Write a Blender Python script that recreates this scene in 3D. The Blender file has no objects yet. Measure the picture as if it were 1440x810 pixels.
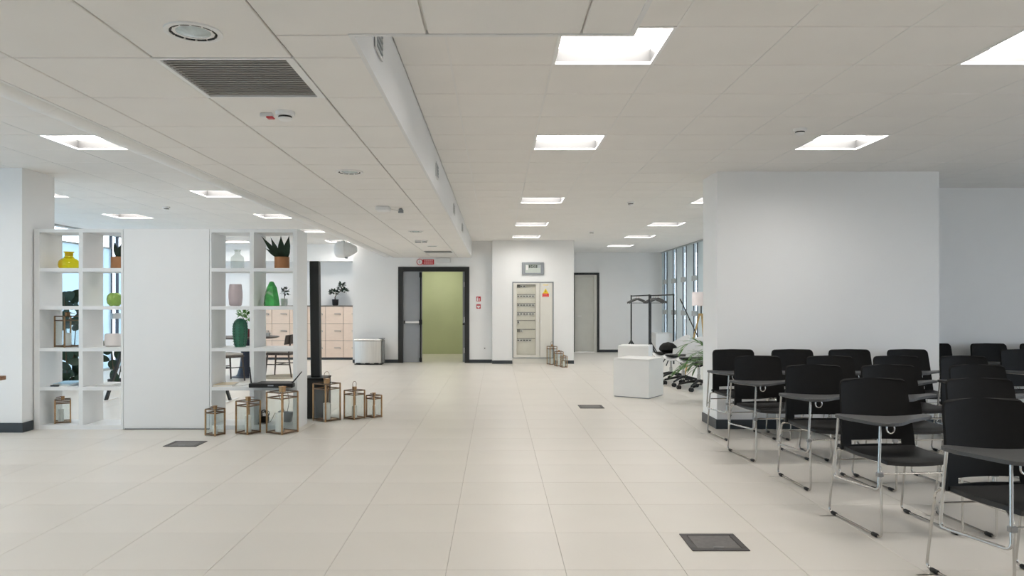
import bpy, bmesh, math, random
from mathutils import Vector, Matrix
random.seed(7)
PI = math.pi
sc = bpy.context.scene
C = sc.collection

# ------------------------------------------------------------------ camera
F = 1027.0                      # focal length in pixels of the 1440 px frame
VX, VY = 698.0, 427.0           # vanishing point
EYE = 1.345
cam_d = bpy.data.cameras.new('camera')
cam_d.sensor_width = 36.0
cam_d.lens = F / 1440.0 * 36.0
cam_d.shift_x = (720 - VX) / 1440.0
cam_d.shift_y = (VY - 405) / 1440.0
cam_d.clip_start = 0.05
cam_d.clip_end = 300
cam = bpy.data.objects.new('camera', cam_d)
cam.location = (0, 0, EYE)
cam.rotation_euler = (PI / 2, 0, 0)
C.objects.link(cam)
sc.camera = cam

# ------------------------------------------------------------------ world, exposure
TROFFER = 20.5                   # emission strength of the ceiling panels
SKY = 5.0
w = bpy.data.worlds.new('world')
sc.world = w
w.use_nodes = True
bg = w.node_tree.nodes['Background']
bg.inputs['Color'].default_value = (0.88, 0.908, 1.0, 1)
bg.inputs['Strength'].default_value = SKY
sc.view_settings.view_transform = 'Standard'
sc.view_settings.look = 'None'
sc.view_settings.exposure = 0.0
sc.view_settings.gamma = 1.0
sc.view_settings.use_curve_mapping = False
try:
    sc.cycles.max_bounces = 10
    sc.cycles.diffuse_bounces = 6
    sc.cycles.transparent_max_bounces = 24
    sc.cycles.sample_clamp_indirect = 6
    sc.cycles.use_denoising = True
    sc.cycles.caustics_reflective = False
    sc.cycles.caustics_refractive = False
except Exception:
    pass


def at(px, py, d):
    return Vector(((px - VX) * d / F, d, EYE + (VY - py) * d / F))


def fd(py, z=0.0):
    return (EYE - z) * F / (py - VY)


def X(px, d):
    return (px - VX) * d / F


def Z(py, d):
    return EYE + (VY - py) * d / F


# ------------------------------------------------------------------ materials
M = {}


def mat(name, col, rough=0.5, metal=0.0, var=0.04, scale=6.0, bump=0.0, bscale=60.0, emit=None, es=0.0, stretch=None, spec=None):
    m = bpy.data.materials.new(name)
    m.use_nodes = True
    nt = m.node_tree
    b = nt.nodes['Principled BSDF']
    b.inputs['Roughness'].default_value = rough
    b.inputs['Metallic'].default_value = metal
    if spec is not None:
        b.inputs['Specular IOR Level'].default_value = spec
    tc = nt.nodes.new('ShaderNodeTexCoord')
    mp = nt.nodes.new('ShaderNodeMapping')
    if stretch:
        mp.inputs['Scale'].default_value = stretch
    nt.links.new(tc.outputs['Object'], mp.inputs['Vector'])
    n = nt.nodes.new('ShaderNodeTexNoise')
    n.inputs['Scale'].default_value = scale
    n.inputs['Detail'].default_value = 3
    nt.links.new(mp.outputs['Vector'], n.inputs['Vector'])
    r = nt.nodes.new('ShaderNodeValToRGB')
    c = Vector(col)
    lo, hi = c * (1 - var), c * (1 + var)
    r.color_ramp.elements[0].position = 0.3
    r.color_ramp.elements[1].position = 0.7
    r.color_ramp.elements[0].color = (*[min(1, v) for v in lo], 1)
    r.color_ramp.elements[1].color = (*[min(1, v) for v in hi], 1)
    nt.links.new(n.outputs['Fac'], r.inputs['Fac'])
    nt.links.new(r.outputs['Color'], b.inputs['Base Color'])
    if bump:
        n2 = nt.nodes.new('ShaderNodeTexNoise')
        n2.inputs['Scale'].default_value = bscale
        nt.links.new(mp.outputs['Vector'], n2.inputs['Vector'])
        bp = nt.nodes.new('ShaderNodeBump')
        bp.inputs['Strength'].default_value = bump
        bp.inputs['Distance'].default_value = 0.003
        nt.links.new(n2.outputs['Fac'], bp.inputs['Height'])
        nt.links.new(bp.outputs['Normal'], b.inputs['Normal'])
    if emit:
        b.inputs['Emission Color'].default_value = (*emit, 1)
        b.inputs['Emission Strength'].default_value = es
    M[name] = m
    return m


def glass(name, tint, rough=0.02, refl=1.0, body=0.0):
    """thin-walled glass: tinted see-through plus a Fresnel reflection, optionally some milky body"""
    m = bpy.data.materials.new(name)
    m.use_nodes = True
    nt = m.node_tree
    for n in list(nt.nodes):
        nt.nodes.remove(n)
    out = nt.nodes.new('ShaderNodeOutputMaterial')
    tr = nt.nodes.new('ShaderNodeBsdfTransparent')
    nz = nt.nodes.new('ShaderNodeTexNoise')
    nz.inputs['Scale'].default_value = 4.0
    rp = nt.nodes.new('ShaderNodeValToRGB')
    rp.color_ramp.elements[0].color = (*[v * 0.97 for v in tint], 1)
    rp.color_ramp.elements[1].color = (*tint, 1)
    nt.links.new(nz.outputs['Fac'], rp.inputs['Fac'])
    nt.links.new(rp.outputs['Color'], tr.inputs['Color'])
    gl = nt.nodes.new('ShaderNodeBsdfGlossy')
    gl.inputs['Roughness'].default_value = rough
    fr = nt.nodes.new('ShaderNodeLayerWeight')
    fr.inputs['Blend'].default_value = 0.5
    pw = nt.nodes.new('ShaderNodeMath')
    pw.operation = 'POWER'
    pw.inputs[1].default_value = 5.0
    nt.links.new(fr.outputs['Facing'], pw.inputs[0])
    mu = nt.nodes.new('ShaderNodeMath')
    mu.operation = 'MULTIPLY_ADD'
    mu.inputs[1].default_value = 0.7 * refl
    mu.inputs[2].default_value = 0.03 * refl
    nt.links.new(pw.outputs[0], mu.inputs[0])
    mx = nt.nodes.new('ShaderNodeMixShader')
    nt.links.new(mu.outputs[0], mx.inputs['Fac'])
    base = tr.outputs[0]
    if body:
        df = nt.nodes.new('ShaderNodeBsdfTranslucent')
        df2 = nt.nodes.new('ShaderNodeBsdfDiffuse')
        nt.links.new(rp.outputs['Color'], df.inputs['Color'])
        nt.links.new(rp.outputs['Color'], df2.inputs['Color'])
        a = nt.nodes.new('ShaderNodeMixShader')
        a.inputs['Fac'].default_value = 0.5
        nt.links.new(df.outputs[0], a.inputs[1])
        nt.links.new(df2.outputs[0], a.inputs[2])
        m2 = nt.nodes.new('ShaderNodeMixShader')
        m2.inputs['Fac'].default_value = body
        nt.links.new(base, m2.inputs[1])
        nt.links.new(a.outputs[0], m2.inputs[2])
        base = m2.outputs[0]
    nt.links.new(base, mx.inputs[1])
    nt.links.new(gl.outputs[0], mx.inputs[2])
    nt.links.new(mx.outputs[0], out.inputs['Surface'])
    M[name] = m
    return m


mat('wall', (0.86, 0.86, 0.855), 0.75, var=0.012, scale=1.5, bump=0.05, bscale=180)
mat('ceil_tile', (0.82, 0.80, 0.77), 0.9, var=0.015, scale=2.0, bump=0.12, bscale=220)
mat('ceil_plaster', (0.76, 0.76, 0.755), 0.85, var=0.01, scale=2.0)
mat('tbar', (0.80, 0.79, 0.77), 0.6, var=0.01)
mat('void', (0.12, 0.115, 0.11), 0.9)
mat('floor_tile', (0.70, 0.662, 0.605), 0.36, var=0.025, scale=1.3, bump=0.02, bscale=90)
mat('grout', (0.51, 0.475, 0.43), 0.85)
mat('baseboard', (0.035, 0.043, 0.05), 0.4)
mat('black_paint', (0.016, 0.017, 0.017), 0.45)
mat('black_plastic', (0.012, 0.012, 0.012), 0.5, spec=0.35)
mat('seat_black', (0.0075, 0.007, 0.0066), 0.65, var=0.1, scale=30, bump=0.06, bscale=300, spec=0.18)
mat('seat_pad', (0.014, 0.0132, 0.0125), 0.5, var=0.1, scale=30, bump=0.06, bscale=300, spec=0.5)  # lighter twin of seat_black; grazing sheen on the chair seats put into the colour
mat('tablet', (0.06, 0.06, 0.06), 0.4, var=0.15, scale=140, bump=0.15, bscale=300)
mat('chrome', (0.52, 0.50, 0.47), 0.25, 1.0, var=0.02)
mat('steel', (0.78, 0.76, 0.73), 0.45, 1.0, var=0.05, scale=40, stretch=(1, 1, 0.05))
mat('steel_dark', (0.30, 0.30, 0.30), 0.4, 1.0)
mat('shelf_white', (0.80, 0.81, 0.81), 0.45, var=0.01, scale=2)
mat('white_lacquer', (0.82, 0.82, 0.81), 0.4, var=0.01)
mat('brass', (0.47, 0.29, 0.15), 0.38, 1.0, var=0.15, scale=25)
mat('brass_dark', (0.22, 0.15, 0.10), 0.45, 1.0, var=0.2, scale=25)
mat('candle', (0.93, 0.92, 0.87), 0.55, var=0.02)
mat('lamp_panel', (0.9, 0.9, 0.9), 0.5, emit=(1.0, 0.962, 0.915), es=TROFFER)
mat('reflector', (0.06, 0.06, 0.06), 0.5, var=0.01)  # recess sides darkened in the colour so they show dimmer than the diffuser
mat('frame_grey', (0.26, 0.28, 0.30), 0.45, var=0.03)
mat('win_dark', (0.022, 0.036, 0.06), 0.4)
mat('transom', (0.42, 0.45, 0.46), 0.5)
mat('door_grey', (0.30, 0.315, 0.335), 0.5, var=0.02)
mat('door_cream', (0.66, 0.65, 0.59), 0.6, var=0.02)
mat('green_wall', (0.52, 0.56, 0.36), 0.7, var=0.03, scale=2)
mat('green_floor', (0.42, 0.44, 0.27), 0.5)
mat('cream_metal', (0.74, 0.72, 0.66), 0.5, var=0.01)
mat('locker', (0.74, 0.60, 0.50), 0.5, var=0.03, scale=5, stretch=(1, 1, 6))
mat('locker_gap', (0.16, 0.13, 0.11), 0.8)
mat('red_sign', (0.52, 0.02, 0.035), 0.45)
mat('red_bright', (0.72, 0.03, 0.02), 0.45)
mat('sign_pink', (0.75, 0.38, 0.38), 0.5)
mat('sign_white', (0.82, 0.80, 0.79), 0.5)
mat('yellow_sign', (0.85, 0.62, 0.04), 0.5)
mat('screen', (0.46, 0.50, 0.46), 0.3, emit=(0.66, 0.70, 0.64), es=0.10)
mat('screen_dark', (0.06, 0.075, 0.06), 0.3)
mat('breaker', (0.20, 0.20, 0.19), 0.5)
mat('terracotta', (0.42, 0.19, 0.075), 0.55, var=0.12, scale=14)
mat('leaf_dark', (0.010, 0.028, 0.012), 0.4, var=0.35, scale=12, spec=0.4)
mat('leaf_green', (0.025, 0.075, 0.018), 0.42, var=0.35, scale=12)
mat('leaf_light', (0.07, 0.20, 0.03), 0.45, var=0.35, scale=14)
mat('palm', (0.06, 0.17, 0.025), 0.45, var=0.4, scale=10)
mat('stem', (0.07, 0.05, 0.03), 0.7)
mat('soil', (0.02, 0.016, 0.012), 0.9)
mat('pot_black', (0.014, 0.014, 0.016), 0.4)
mat('pot_white', (0.8, 0.8, 0.79), 0.35)
mat('pot_red', (0.16, 0.02, 0.03), 0.4)
mat('pink_vase', (0.60, 0.51, 0.52), 0.4, var=0.03)
mat('blush', (0.80, 0.74, 0.71), 0.5, var=0.02)
mat('green_vase', (0.035, 0.16, 0.095), 0.3, var=0.15, scale=20)
mat('green_facet', (0.07, 0.42, 0.10), 0.12, var=0.35, scale=9)
mat('lime_vase', (0.30, 0.46, 0.10), 0.25, var=0.12, scale=20)
mat('book_blue', (0.25, 0.50, 0.68), 0.4)
mat('book_white', (0.78, 0.78, 0.77), 0.5)
mat('book_grey', (0.45, 0.45, 0.44), 0.5)
mat('book_beige', (0.66, 0.55, 0.38), 0.55)
mat('paper', (0.80, 0.79, 0.75), 0.8)
mat('dark_wood', (0.055, 0.042, 0.035), 0.5, var=0.3, scale=10, stretch=(8, 8, 1))
mat('brown_wood', (0.23, 0.125, 0.065), 0.5, var=0.25, scale=10, stretch=(1, 8, 8))
mat('light_wood', (0.56, 0.38, 0.15), 0.5, var=0.15, scale=12)
mat('navy', (0.02, 0.03, 0.06), 0.45)
mat('cushion_grey', (0.42, 0.40, 0.37), 0.9)
mat('rug', (0.50, 0.44, 0.34), 0.95, var=0.12, scale=60, bump=0.4, bscale=200)
mat('shade', (0.86, 0.78, 0.77), 0.8, emit=(1.0, 0.88, 0.86), es=0.10)
mat('shell_grey', (0.70, 0.71, 0.71), 0.4)
mat('floorbox', (0.055, 0.05, 0.048), 0.45)
mat('floorbox_lid', (0.14, 0.13, 0.125), 0.5, var=0.12, scale=30)
mat('lens_glass', (0.52, 0.60, 0.62), 0.12, var=0.25, scale=18)  # pale blue-grey stands in for bluish reflections in the glass bowl
mat('grille_slat', (0.33, 0.32, 0.30), 0.6)
mat('hanger_grey', (0.10, 0.10, 0.10), 0.6)
mat('blue_panel', (0.66, 0.77, 0.82), 0.35, var=0.03)
mat('outside_ground', (0.45, 0.46, 0.46), 0.9)
mat('outside_wall', (0.42, 0.47, 0.52), 0.8)
glass('glass', (0.97, 0.985, 0.98))
glass('win_glass', (0.90, 0.95, 0.97))
glass('frost_blue', (0.64, 0.78, 0.85), 0.15, 0.6, body=0.75)
glass('yellow_glass', (0.88, 0.74, 0.06), 0.03, 1.3, body=0.22)
glass('clear_glass', (0.88, 0.90, 0.88), 0.03, 1.0, body=0.22)
glass('green_glass', (0.24, 0.74, 0.28), 0.03, 2.0, body=0.4)
glass('cabinet_glass', (0.985, 0.985, 0.97), 0.05, 0.5)


# ------------------------------------------------------------------ mesh builder
def fillet(pts, rad, n=4, closed=False):
    pts = [Vector(p) for p in pts]
    out = []
    N = len(pts)
    for i, p in enumerate(pts):
        if not closed and i in (0, N - 1):
            out.append(p)
            continue
        a, b = pts[i - 1], pts[(i + 1) % N]
        u, v = (a - p), (b - p)
        r = min(rad, u.length * 0.45, v.length * 0.45)
        u = u.normalized() * r
        v = v.normalized() * r
        for k in range(n + 1):
            t = k / n
            out.append(p + u * (1 - t) ** 2 + v * t ** 2)
    return out


class MB:
    def __init__(self):
        self.bm = bmesh.new()

    def box(self, x0, x1, y0, y1, z0, z1, bev=0.0, m=None, seg=1):
        g = bmesh.ops.create_cube(self.bm, size=1.0)
        vs = g['verts']
        mt = Matrix.Translation(((x0 + x1) / 2, (y0 + y1) / 2, (z0 + z1) / 2)) @ Matrix.Diagonal((abs(x1 - x0), abs(y1 - y0), abs(z1 - z0), 1))
        if m is not None:
            mt = m @ mt
        bmesh.ops.transform(self.bm, matrix=mt, verts=vs)
        if bev > 0:
            es = list({e for v in vs for e in v.link_edges})
            bmesh.ops.bevel(self.bm, geom=es, offset=bev, segments=seg, affect='EDGES', profile=0.5)
        return self

    def tube(self, pts, r, seg=8, closed=False, caps=True, r_end=None):
        pts = [Vector(p) for p in pts]
        N = len(pts)
        bm = self.bm
        rings = []
        prev = None
        for i, p in enumerate(pts):
            if closed:
                t = (pts[(i + 1) % N] - pts[i - 1]).normalized()
            else:
                t = (pts[min(i + 1, N - 1)] - pts[max(i - 1, 0)]).normalized()
            if prev is None:
                ref = Vector((0, 0, 1)) if abs(t.z) < 0.9 else Vector((1, 0, 0))
                u = t.cross(ref).normalized()
            else:
                u = (prev - t * prev.dot(t)).normalized()
            prev = u
            v = t.cross(u)
            rr = r if r_end is None else r + (r_end - r) * i / (N - 1)
            rings.append([bm.verts.new(p + (u * math.cos(2 * PI * k / seg) + v * math.sin(2 * PI * k / seg)) * rr) for k in range(seg)])
        cnt = N if closed else N - 1
        off = 0
        for i in range(cnt):
            a, b = rings[i], rings[(i + 1) % N]
            if closed and i == cnt - 1:
                best, off = None, 0
                for o in range(seg):
                    dd = sum((a[k].co - b[(k + o) % seg].co).length for k in range(seg))
                    if best is None or dd < best:
                        best, off = dd, o
            for k in range(seg):
                bm.faces.new((a[k], a[(k + 1) % seg], b[(k + 1 + off) % seg], b[(k + off) % seg]))
        if not closed and caps:
            bm.faces.new(rings[0][::-1])
            bm.faces.new(rings[-1])
        return self

    def lathe(self, prof, seg=24, c=(0, 0, 0), mod=None, axis='Z', caps=True):
        bm = self.bm
        c = Vector(c)
        rings = []
        for (r, z) in prof:
            ring = []
            for k in range(seg):
                a = 2 * PI * k / seg
                rr = r * (mod(a, z) if mod else 1)
                p = Vector((rr * math.cos(a), rr * math.sin(a), z))
                if axis == 'X':
                    p = Vector((p.z, p.x, p.y))
                elif axis == 'Y':
                    p = Vector((p.y, p.z, p.x))
                ring.append(bm.verts.new(c + p))
            rings.append(ring)
        for a, b in zip(rings, rings[1:]):
            for k in range(seg):
                bm.faces.new((a[k], a[(k + 1) % seg], b[(k + 1) % seg], b[k]))
        if caps:
            bm.faces.new(rings[0][::-1])
            bm.faces.new(rings[-1])
        return self

    def prism(self, poly, z0, z1, plane='XY', bev=0.0):
        """extrude a 2D outline: XY -> along Z, XZ -> along Y, YZ -> along X"""
        bm = self.bm

        def P(a, b, h):
            return {'XY': (a, b, h), 'XZ': (a, h, b), 'YZ': (h, a, b)}[plane]
        lo = [bm.verts.new(P(a, b, z0)) for a, b in poly]
        hi = [bm.verts.new(P(a, b, z1)) for a, b in poly]
        n = len(poly)
        f = [bm.faces.new(lo[::-1]), bm.faces.new(hi)]
        for k in range(n):
            bm.faces.new((lo[k], lo[(k + 1) % n], hi[(k + 1) % n], hi[k]))
        if bev:
            es = list({e for fc in f for e in fc.edges})
            bmesh.ops.bevel(bm, geom=es, offset=bev, segments=1, affect='EDGES')
        return self

    def sheet(self, nu, nv, fn, thick, skip=None):
        bm = self.bm
        g = [[bm.verts.new(fn(i / nu, j / nv)) for j in range(nv + 1)] for i in range(nu + 1)]
        fs = []
        for i in range(nu):
            for j in range(nv):
                if skip and skip(i, j):
                    continue
                fs.append(bm.faces.new((g[i][j], g[i + 1][j], g[i + 1][j + 1], g[i][j + 1])))
        bmesh.ops.recalc_face_normals(bm, faces=fs)
        if thick:
            bmesh.ops.solidify(bm, geom=fs, thickness=thick)
        loose = [v for v in bm.verts if not v.link_faces]
        if loose:
            bmesh.ops.delete(bm, geom=loose, context='VERTS')
        return self

    def leaf(self, base, tip, width, normal=(0, 0, 1), bend=0.0, n=5, fold=0.0, shape=None):
        """a pointed leaf blade with a centre fold and real thickness"""
        base, tip = Vector(base), Vector(tip)
        ax = tip - base
        L = ax.length
        t = ax.normalized()
        nn = Vector(normal)
        nn = (nn - t * nn.dot(t))
        nn = nn.normalized() if nn.length > 1e-4 else t.orthogonal().normalized()
        s = t.cross(nn)
        bm = self.bm
        rows = []
        for i in range(n + 1):
            f = i / n
            wd = width * 0.5 * (shape(f) if shape else math.sin(PI * min(1, 0.06 + f * 0.94)) ** 0.75)
            c = base + t * (L * f) + nn * (bend * L * math.sin(PI * f))
            th = nn * 0.0012
            l = c - s * wd + nn * (fold * wd)
            r = c + s * wd + nn * (fold * wd)
            rows.append([bm.verts.new(l), bm.verts.new(c + th), bm.verts.new(r), bm.verts.new(c - th)])
        for a, b in zip(rows, rows[1:]):
            for k in range(4):
                bm.faces.new((a[k], a[(k + 1) % 4], b[(k + 1) % 4], b[k]))
        bm.faces.new(rows[0][::-1])
        bm.faces.new(rows[-1])
        return self

    def build(self, name, material, parent=None, smooth=False, loc=None, kind=None, angle=40):
        me = bpy.data.meshes.new(name)
        bmesh.ops.recalc_face_normals(self.bm, faces=self.bm.faces)
        self.bm.to_mesh(me)
        self.bm.free()
        return link(name, me, material, parent, smooth, loc, kind, angle)


def link(name, me, material=None, parent=None, smooth=False, loc=None, kind=None, angle=40):
    o = bpy.data.objects.new(name, me)
    C.objects.link(o)
    if material is not None and not me.materials:
        me.materials.append(M[material] if isinstance(material, str) else material)
    if smooth:
        me.polygons.foreach_set('use_smooth', [True] * len(me.polygons))
        try:
            me.set_sharp_from_angle(angle=math.radians(angle))
        except Exception:
            pass
    if parent is not None:
        o.parent = parent
    if loc is not None:
        o.location = loc
    if kind:
        o['kind'] = kind
    return o


def tag(o, label, cat=None, group=None, kind=None):
    o['label'] = label
    if cat:
        o['category'] = cat
    if group:
        o['group'] = group
    if kind:
        o['kind'] = kind
    return o


def thing(name, label, cat, loc=(0, 0, 0), rz=0.0, group=None):
    o = bpy.data.objects.new(name, None)
    o.empty_display_size = 0.1
    C.objects.link(o)
    o.location = loc
    o.rotation_euler = (0, 0, rz)
    return tag(o, label, cat, group)


def copy_tree(o, parent=None):
    c = o.copy()
    C.objects.link(c)
    c.parent = parent
    for ch in list(o.children):
        copy_tree(ch, c)
    return c


def struct(name, mb, material, label=None, smooth=False):
    o = mb.build(name, material, smooth=smooth)
    o['kind'] = 'structure'
    if label:
        o['label'] = label
    return o


# ------------------------------------------------------------------ dimensions of the place
HC = 2.765          # main ceiling
HL = 2.395          # lowered ceiling
VOID = 2.93
XL, XR = -7.9, 9.0
YB, YF = -6.0, 20.2
LX0, LX1, LX2 = -2.34, -0.557, 0.54     # lowered ceiling edges
LY = 2.86                                # lowered ceiling, near part ends
YD = 16.6                                # wall with the double door
YE = 16.35                               # projecting wall with the electrical cabinet
YW = 8.95                                # recess wall on the right
XWR = 4.6                                # far right window wall

# ------------------------------------------------------------------ floor
fl = struct('floor', MB().box(XL - 0.3, XR + 0.3, YB - 0.2, YF + 0.4, -0.12, -0.0035), 'grout', 'pale beige large-format tiled floor')
TS = 0.6
tile_me = None


def visible_px(x0, x1, y0, y1, m=30):
    d = max(y1, 0.5)
    return any(-m < VX + F * x / yy < 1440 + m for x in (x0, (x0 + x1) / 2, x1) for yy in (max(y0, .5), d))


def tile_field(parent, gx, gy, x0, x1, y0, y1, zface, up, gap, material, near, holes, thick=0.014):
    """grid tiles clipped to a rectangle; those near enough to tell apart are single objects, the rest one mesh.
    up=+1: face looks up (floor), -1: face looks down (ceiling)"""
    global tile_cache
    rest = MB()
    nrest = 0
    i0 = math.floor((x0 - gx) / TS)
    i1 = math.ceil((x1 - gx) / TS)
    j0 = math.floor((y0 - gy) / TS)
    j1 = math.ceil((y1 - gy) / TS)
    for i in range(i0, i1):
        for j in range(j0, j1):
            a0, a1 = max(gx + i * TS, x0), min(gx + (i + 1) * TS, x1)
            b0, b1 = max(gy + j * TS, y0), min(gy + (j + 1) * TS, y1)
            if a1 - a0 < 0.03 or b1 - b0 < 0.03:
                continue
            if holes(a0, a1, b0, b1):
                continue
            sx, sy = a1 - a0 - gap, b1 - b0 - gap
            cx, cy = (a0 + a1) / 2, (b0 + b1) / 2
            if near(a0, a1, b0, b1):
                key = (material, round(sx, 3), round(sy, 3))
                if key not in tile_cache:
                    mb = MB()
                    if up > 0:
                        mb.box(-sx / 2, sx / 2, -sy / 2, sy / 2, -thick, 0, bev=0.0012)
                    else:
                        mb.box(-sx / 2, sx / 2, -sy / 2, sy / 2, 0, thick, bev=0.003)
                    o = mb.build('tile', material, parent)
                    tile_cache[key] = o.data
                else:
                    o = link('tile', tile_cache[key], None, parent)
                o.location = (cx, cy, zface)
            else:
                z0, z1 = (zface - thick, zface) if up > 0 else (zface, zface + thick)
                rest.box(cx - sx / 2, cx + sx / 2, cy - sy / 2, cy + sy / 2, z0, z1)
                nrest += 1
    if nrest:
        o = rest.build('far_tiles', material, parent, kind='stuff')
    else:
        rest.bm.free()


tile_cache = {}
FBOX = [(1.065, 3.965, 0.315, 0.29), (-3.135, 6.86, 0.315, 0.27), (1.075, 9.37, 0.315, 0.29)]
tile_field(fl, -0.252, 3.69, XL, XR, YB, YF, 0.0, 1, 0.0026, 'floor_tile',
           lambda a0, a1, b0, b1: b1 > 3.4 and b0 < 9.3 and visible_px(a0, a1, b0, b1),
           lambda a0, a1, b0, b1: False)

# ------------------------------------------------------------------ ceilings
GX, GY = 0.33, 3.744
LIGHTS = []          # (x0, y0, row key)


def idx(k):
    return GY + 0.6 * k


rowA = [(0.33, idx(k)) for k in (0, 4, 10, 15, 19)]
rowB = [(2.73, idx(k)) for k in (0, 4, 10, 15, 19, 23)]
rowC = [(-3.87, idx(k)) for k in (4, 9, 13, 17, 21)]
rowD = [(-6.27, idx(k)) for k in (4, 9, 13, 17, 21)]
rowX = [(2.73, idx(-5)), (2.73, idx(-11)), (5.13, idx(-5)), (5.13, idx(-11)), (-3.87, idx(-1)), (-6.27, idx(-1)), (-3.87, idx(-7)), (-6.27, idx(-7))]
ALL = rowA + rowB + rowC + rowD + rowX


def is_light(a0, a1, b0, b1):
    return any(abs(a0 - x) < 0.02 and abs(b0 - y) < 0.02 for x, y in ALL)


ce = struct('ceiling', MB().box(XL - 0.3, XR + 0.3, YB - 0.2, YF + 0.4, VOID, VOID + 0.12), 'void', 'off-white suspended ceiling of square tiles')


def ceil_near(a0, a1, b0, b1):
    return b1 > 3.3 and b0 < 9.2 and visible_px(a0, a1, b0, b1) and (a1 > LX1 or a0 < -3.2)


for (rx0, rx1, ry0, ry1) in ((LX1, XR, LY, YF + 0.1), (LX2, XR, YB, LY), (XL, LX0, YB, 17.5), (LX0, LX1, YD, YF + 0.1)):
    tile_field(ce, GX, GY, rx0, rx1, ry0, ry1, HC, -1, 0.009, 'ceil_tile', ceil_near, is_light)
# carrier bars behind the joints
gb = MB()
for i in range(-14, 15):
    x = GX + 0.6 * i
    if x < XL or x > XR or LX0 < x < LX1:
        continue
    y0 = LY if LX1 < x < LX2 else YB
    gb.box(x - 0.006, x + 0.006, y0, YF + 0.1, HC - 0.0012, HC + 0.02)
gb.build('carrier_bar', 'tbar', ce, kind='stuff')
gb = MB()
for j in range(-17, 29):
    y = GY + 0.6 * j
    for (a, b) in (((LX1, XR) if y > LY else (LX2, XR)), (XL, LX0)):
        gb.box(a, b, y - 0.007, y + 0.007, HC + 0.0135, HC + 0.02)
gb.build('cross_bar', 'tbar', ce, kind='stuff')

cl = struct('ceiling_lowered', MB().box(LX0, LX1, YB, YD, VOID - 0.05, VOID - 0.01).box(LX1, LX2, YB, LY, VOID - 0.05, VOID - 0.01), 'void', 'lowered strip of tiled ceiling on the left')
LG = 2.52


def low_hole(a0, a1, b0, b1):     # grille openings
    return abs(a0 + 1.47) < 0.02 and (abs(b0 - 3.12) < 0.05 or abs(b0 - (2.52 + 0.6 * 20)) < 0.05)


for (rx0, rx1, ry0, ry1) in ((LX0, -0.87, YB, YD), (-0.87, LX1, LY, YD), (-0.87, LX2, YB, LY)):
    tile_field(cl, GX, LG, rx0, rx1, ry0, ry1, HL, -1, 0.009, 'ceil_tile', lambda a0, a1, b0, b1: b1 > 2.0 and b0 < 8.4 and visible_px(a0, a1, b0, b1), low_hole)
gb = MB()
for i in range(-4, 1):
    x = GX + 0.6 * i
    gb.box(x - 0.005, x + 0.005, YB, (LY if x > LX1 else YD), HL + 0.0135, HL + 0.02)
for j in range(-14, 24):
    y = LG + 0.6 * j
    gb.box(LX0, (LX2 if y < LY else LX1), y - 0.005, y + 0.005, HL + 0.0135, HL + 0.02)
gb.build('carrier_bar', 'tbar', cl, kind='stuff')
# vertical faces of the lowered strip
so = struct('trim_1', MB().box(LX1 - 0.02, LX1, LY, YD, HL - 0.004, HC + 0.03)
            .box(LX1 - 0.02, LX2, LY - 0.02, LY, HL - 0.004, HC + 0.03)
            .box(LX2 - 0.02, LX2, YB, LY - 0.02, HL - 0.004, HC + 0.03)
            .box(LX0, LX0 + 0.02, YB, YD, HL - 0.004, HC + 0.03), 'ceil_plaster', 'white plaster faces along the lowered ceiling')

# ------------------------------------------------------------------ walls
H = VOID
# wall with double door
DX0, DX1, DH = X(560, YD), X(660, YD), Z(375.2, YD)
wb = MB()
XN = -3.265
wb.box(XN, DX0, YD, 17.45 + 0.7, 0, H)
wb.box(DX0, DX1, YD, YD + 0.15, DH, H)
wb.box(DX1, -0.10, YD, YD + 0.15, 0, H)
struct('wall_back', wb, 'wall', 'white far wall around the black-framed double door')
# projecting wall with cabinet niche: frame around the cabinet
EX0, EX1 = X(692, YE), X(807, YE)
CX0, CX1, CZ1 = X(720.5, YE), X(778.5, YE), Z(396.4, YE)
struct('wall_projecting', MB().box(EX0, CX0, YE, YF, 0, H).box(CX1, EX1, YE, YF, 0, H).box(CX0, CX1, YE, YF, CZ1, H).box(CX0, CX1, YE + 0.4, YF, 0, CZ1), 'wall', 'white projecting wall around the electrical cabinet')
# far wall with second door
D2X0, D2X1, D2H = X(806, YF) - 0.02, X(842.7, YF), Z(383.6, YF)
struct('wall_far', MB().box(EX1, D2X0, YF, YF + 0.2, 0, H).box(D2X1, XWR + 0.3, YF, YF + 0.2, 0, H).box(D2X0, D2X1, YF, YF + 0.2, D2H, H), 'wall', 'white far end wall beside the windows')
# niche with lockers
struct('wall_niche', MB().box(XL - 0.2, XN, 18.0, 18.15, 0, H).box(XL - 0.2, XN, 17.45, 18.0, Z(367, 17.45), H), 'wall', 'white bulkhead and niche wall above the lockers')
# right block, recess wall
struct('wall_block', MB().box(2.372, 4.76, 7.85, 8.38, 0, HC).box(3.2, 4.76, 8.38, 9.1, 0, HC), 'wall', 'big white wall block behind the chairs')
struct('wall_recess', MB().box(4.76, XR + 0.2, YW, YW + 0.15, 0, H), 'wall', 'recessed wall to the right of the white block')
struct('wall_behind', MB().box(XL - 0.2, XR + 0.2, YB - 0.15, YB, 0, H), 'wall', 'white wall closing the room')
struct('pillar_left', MB().box(-5.75, -4.955, 7.63, 8.19, 0, HC), 'wall', 'white square pillar beside the left shelf')
# right wall: solid with one long window
rw = MB()
rw.box(XR, XR + 0.2, YB, YW, 0, 0.5).box(XR, XR + 0.2, YB, YW, 2.5, H).box(XR, XR + 0.2, YB, -1.0, 0.5, 2.5).box(XR, XR + 0.2, 6.5, YW, 0.5, 2.5)
struct('wall_right', rw, 'wall', 'white right-hand wall')
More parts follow.
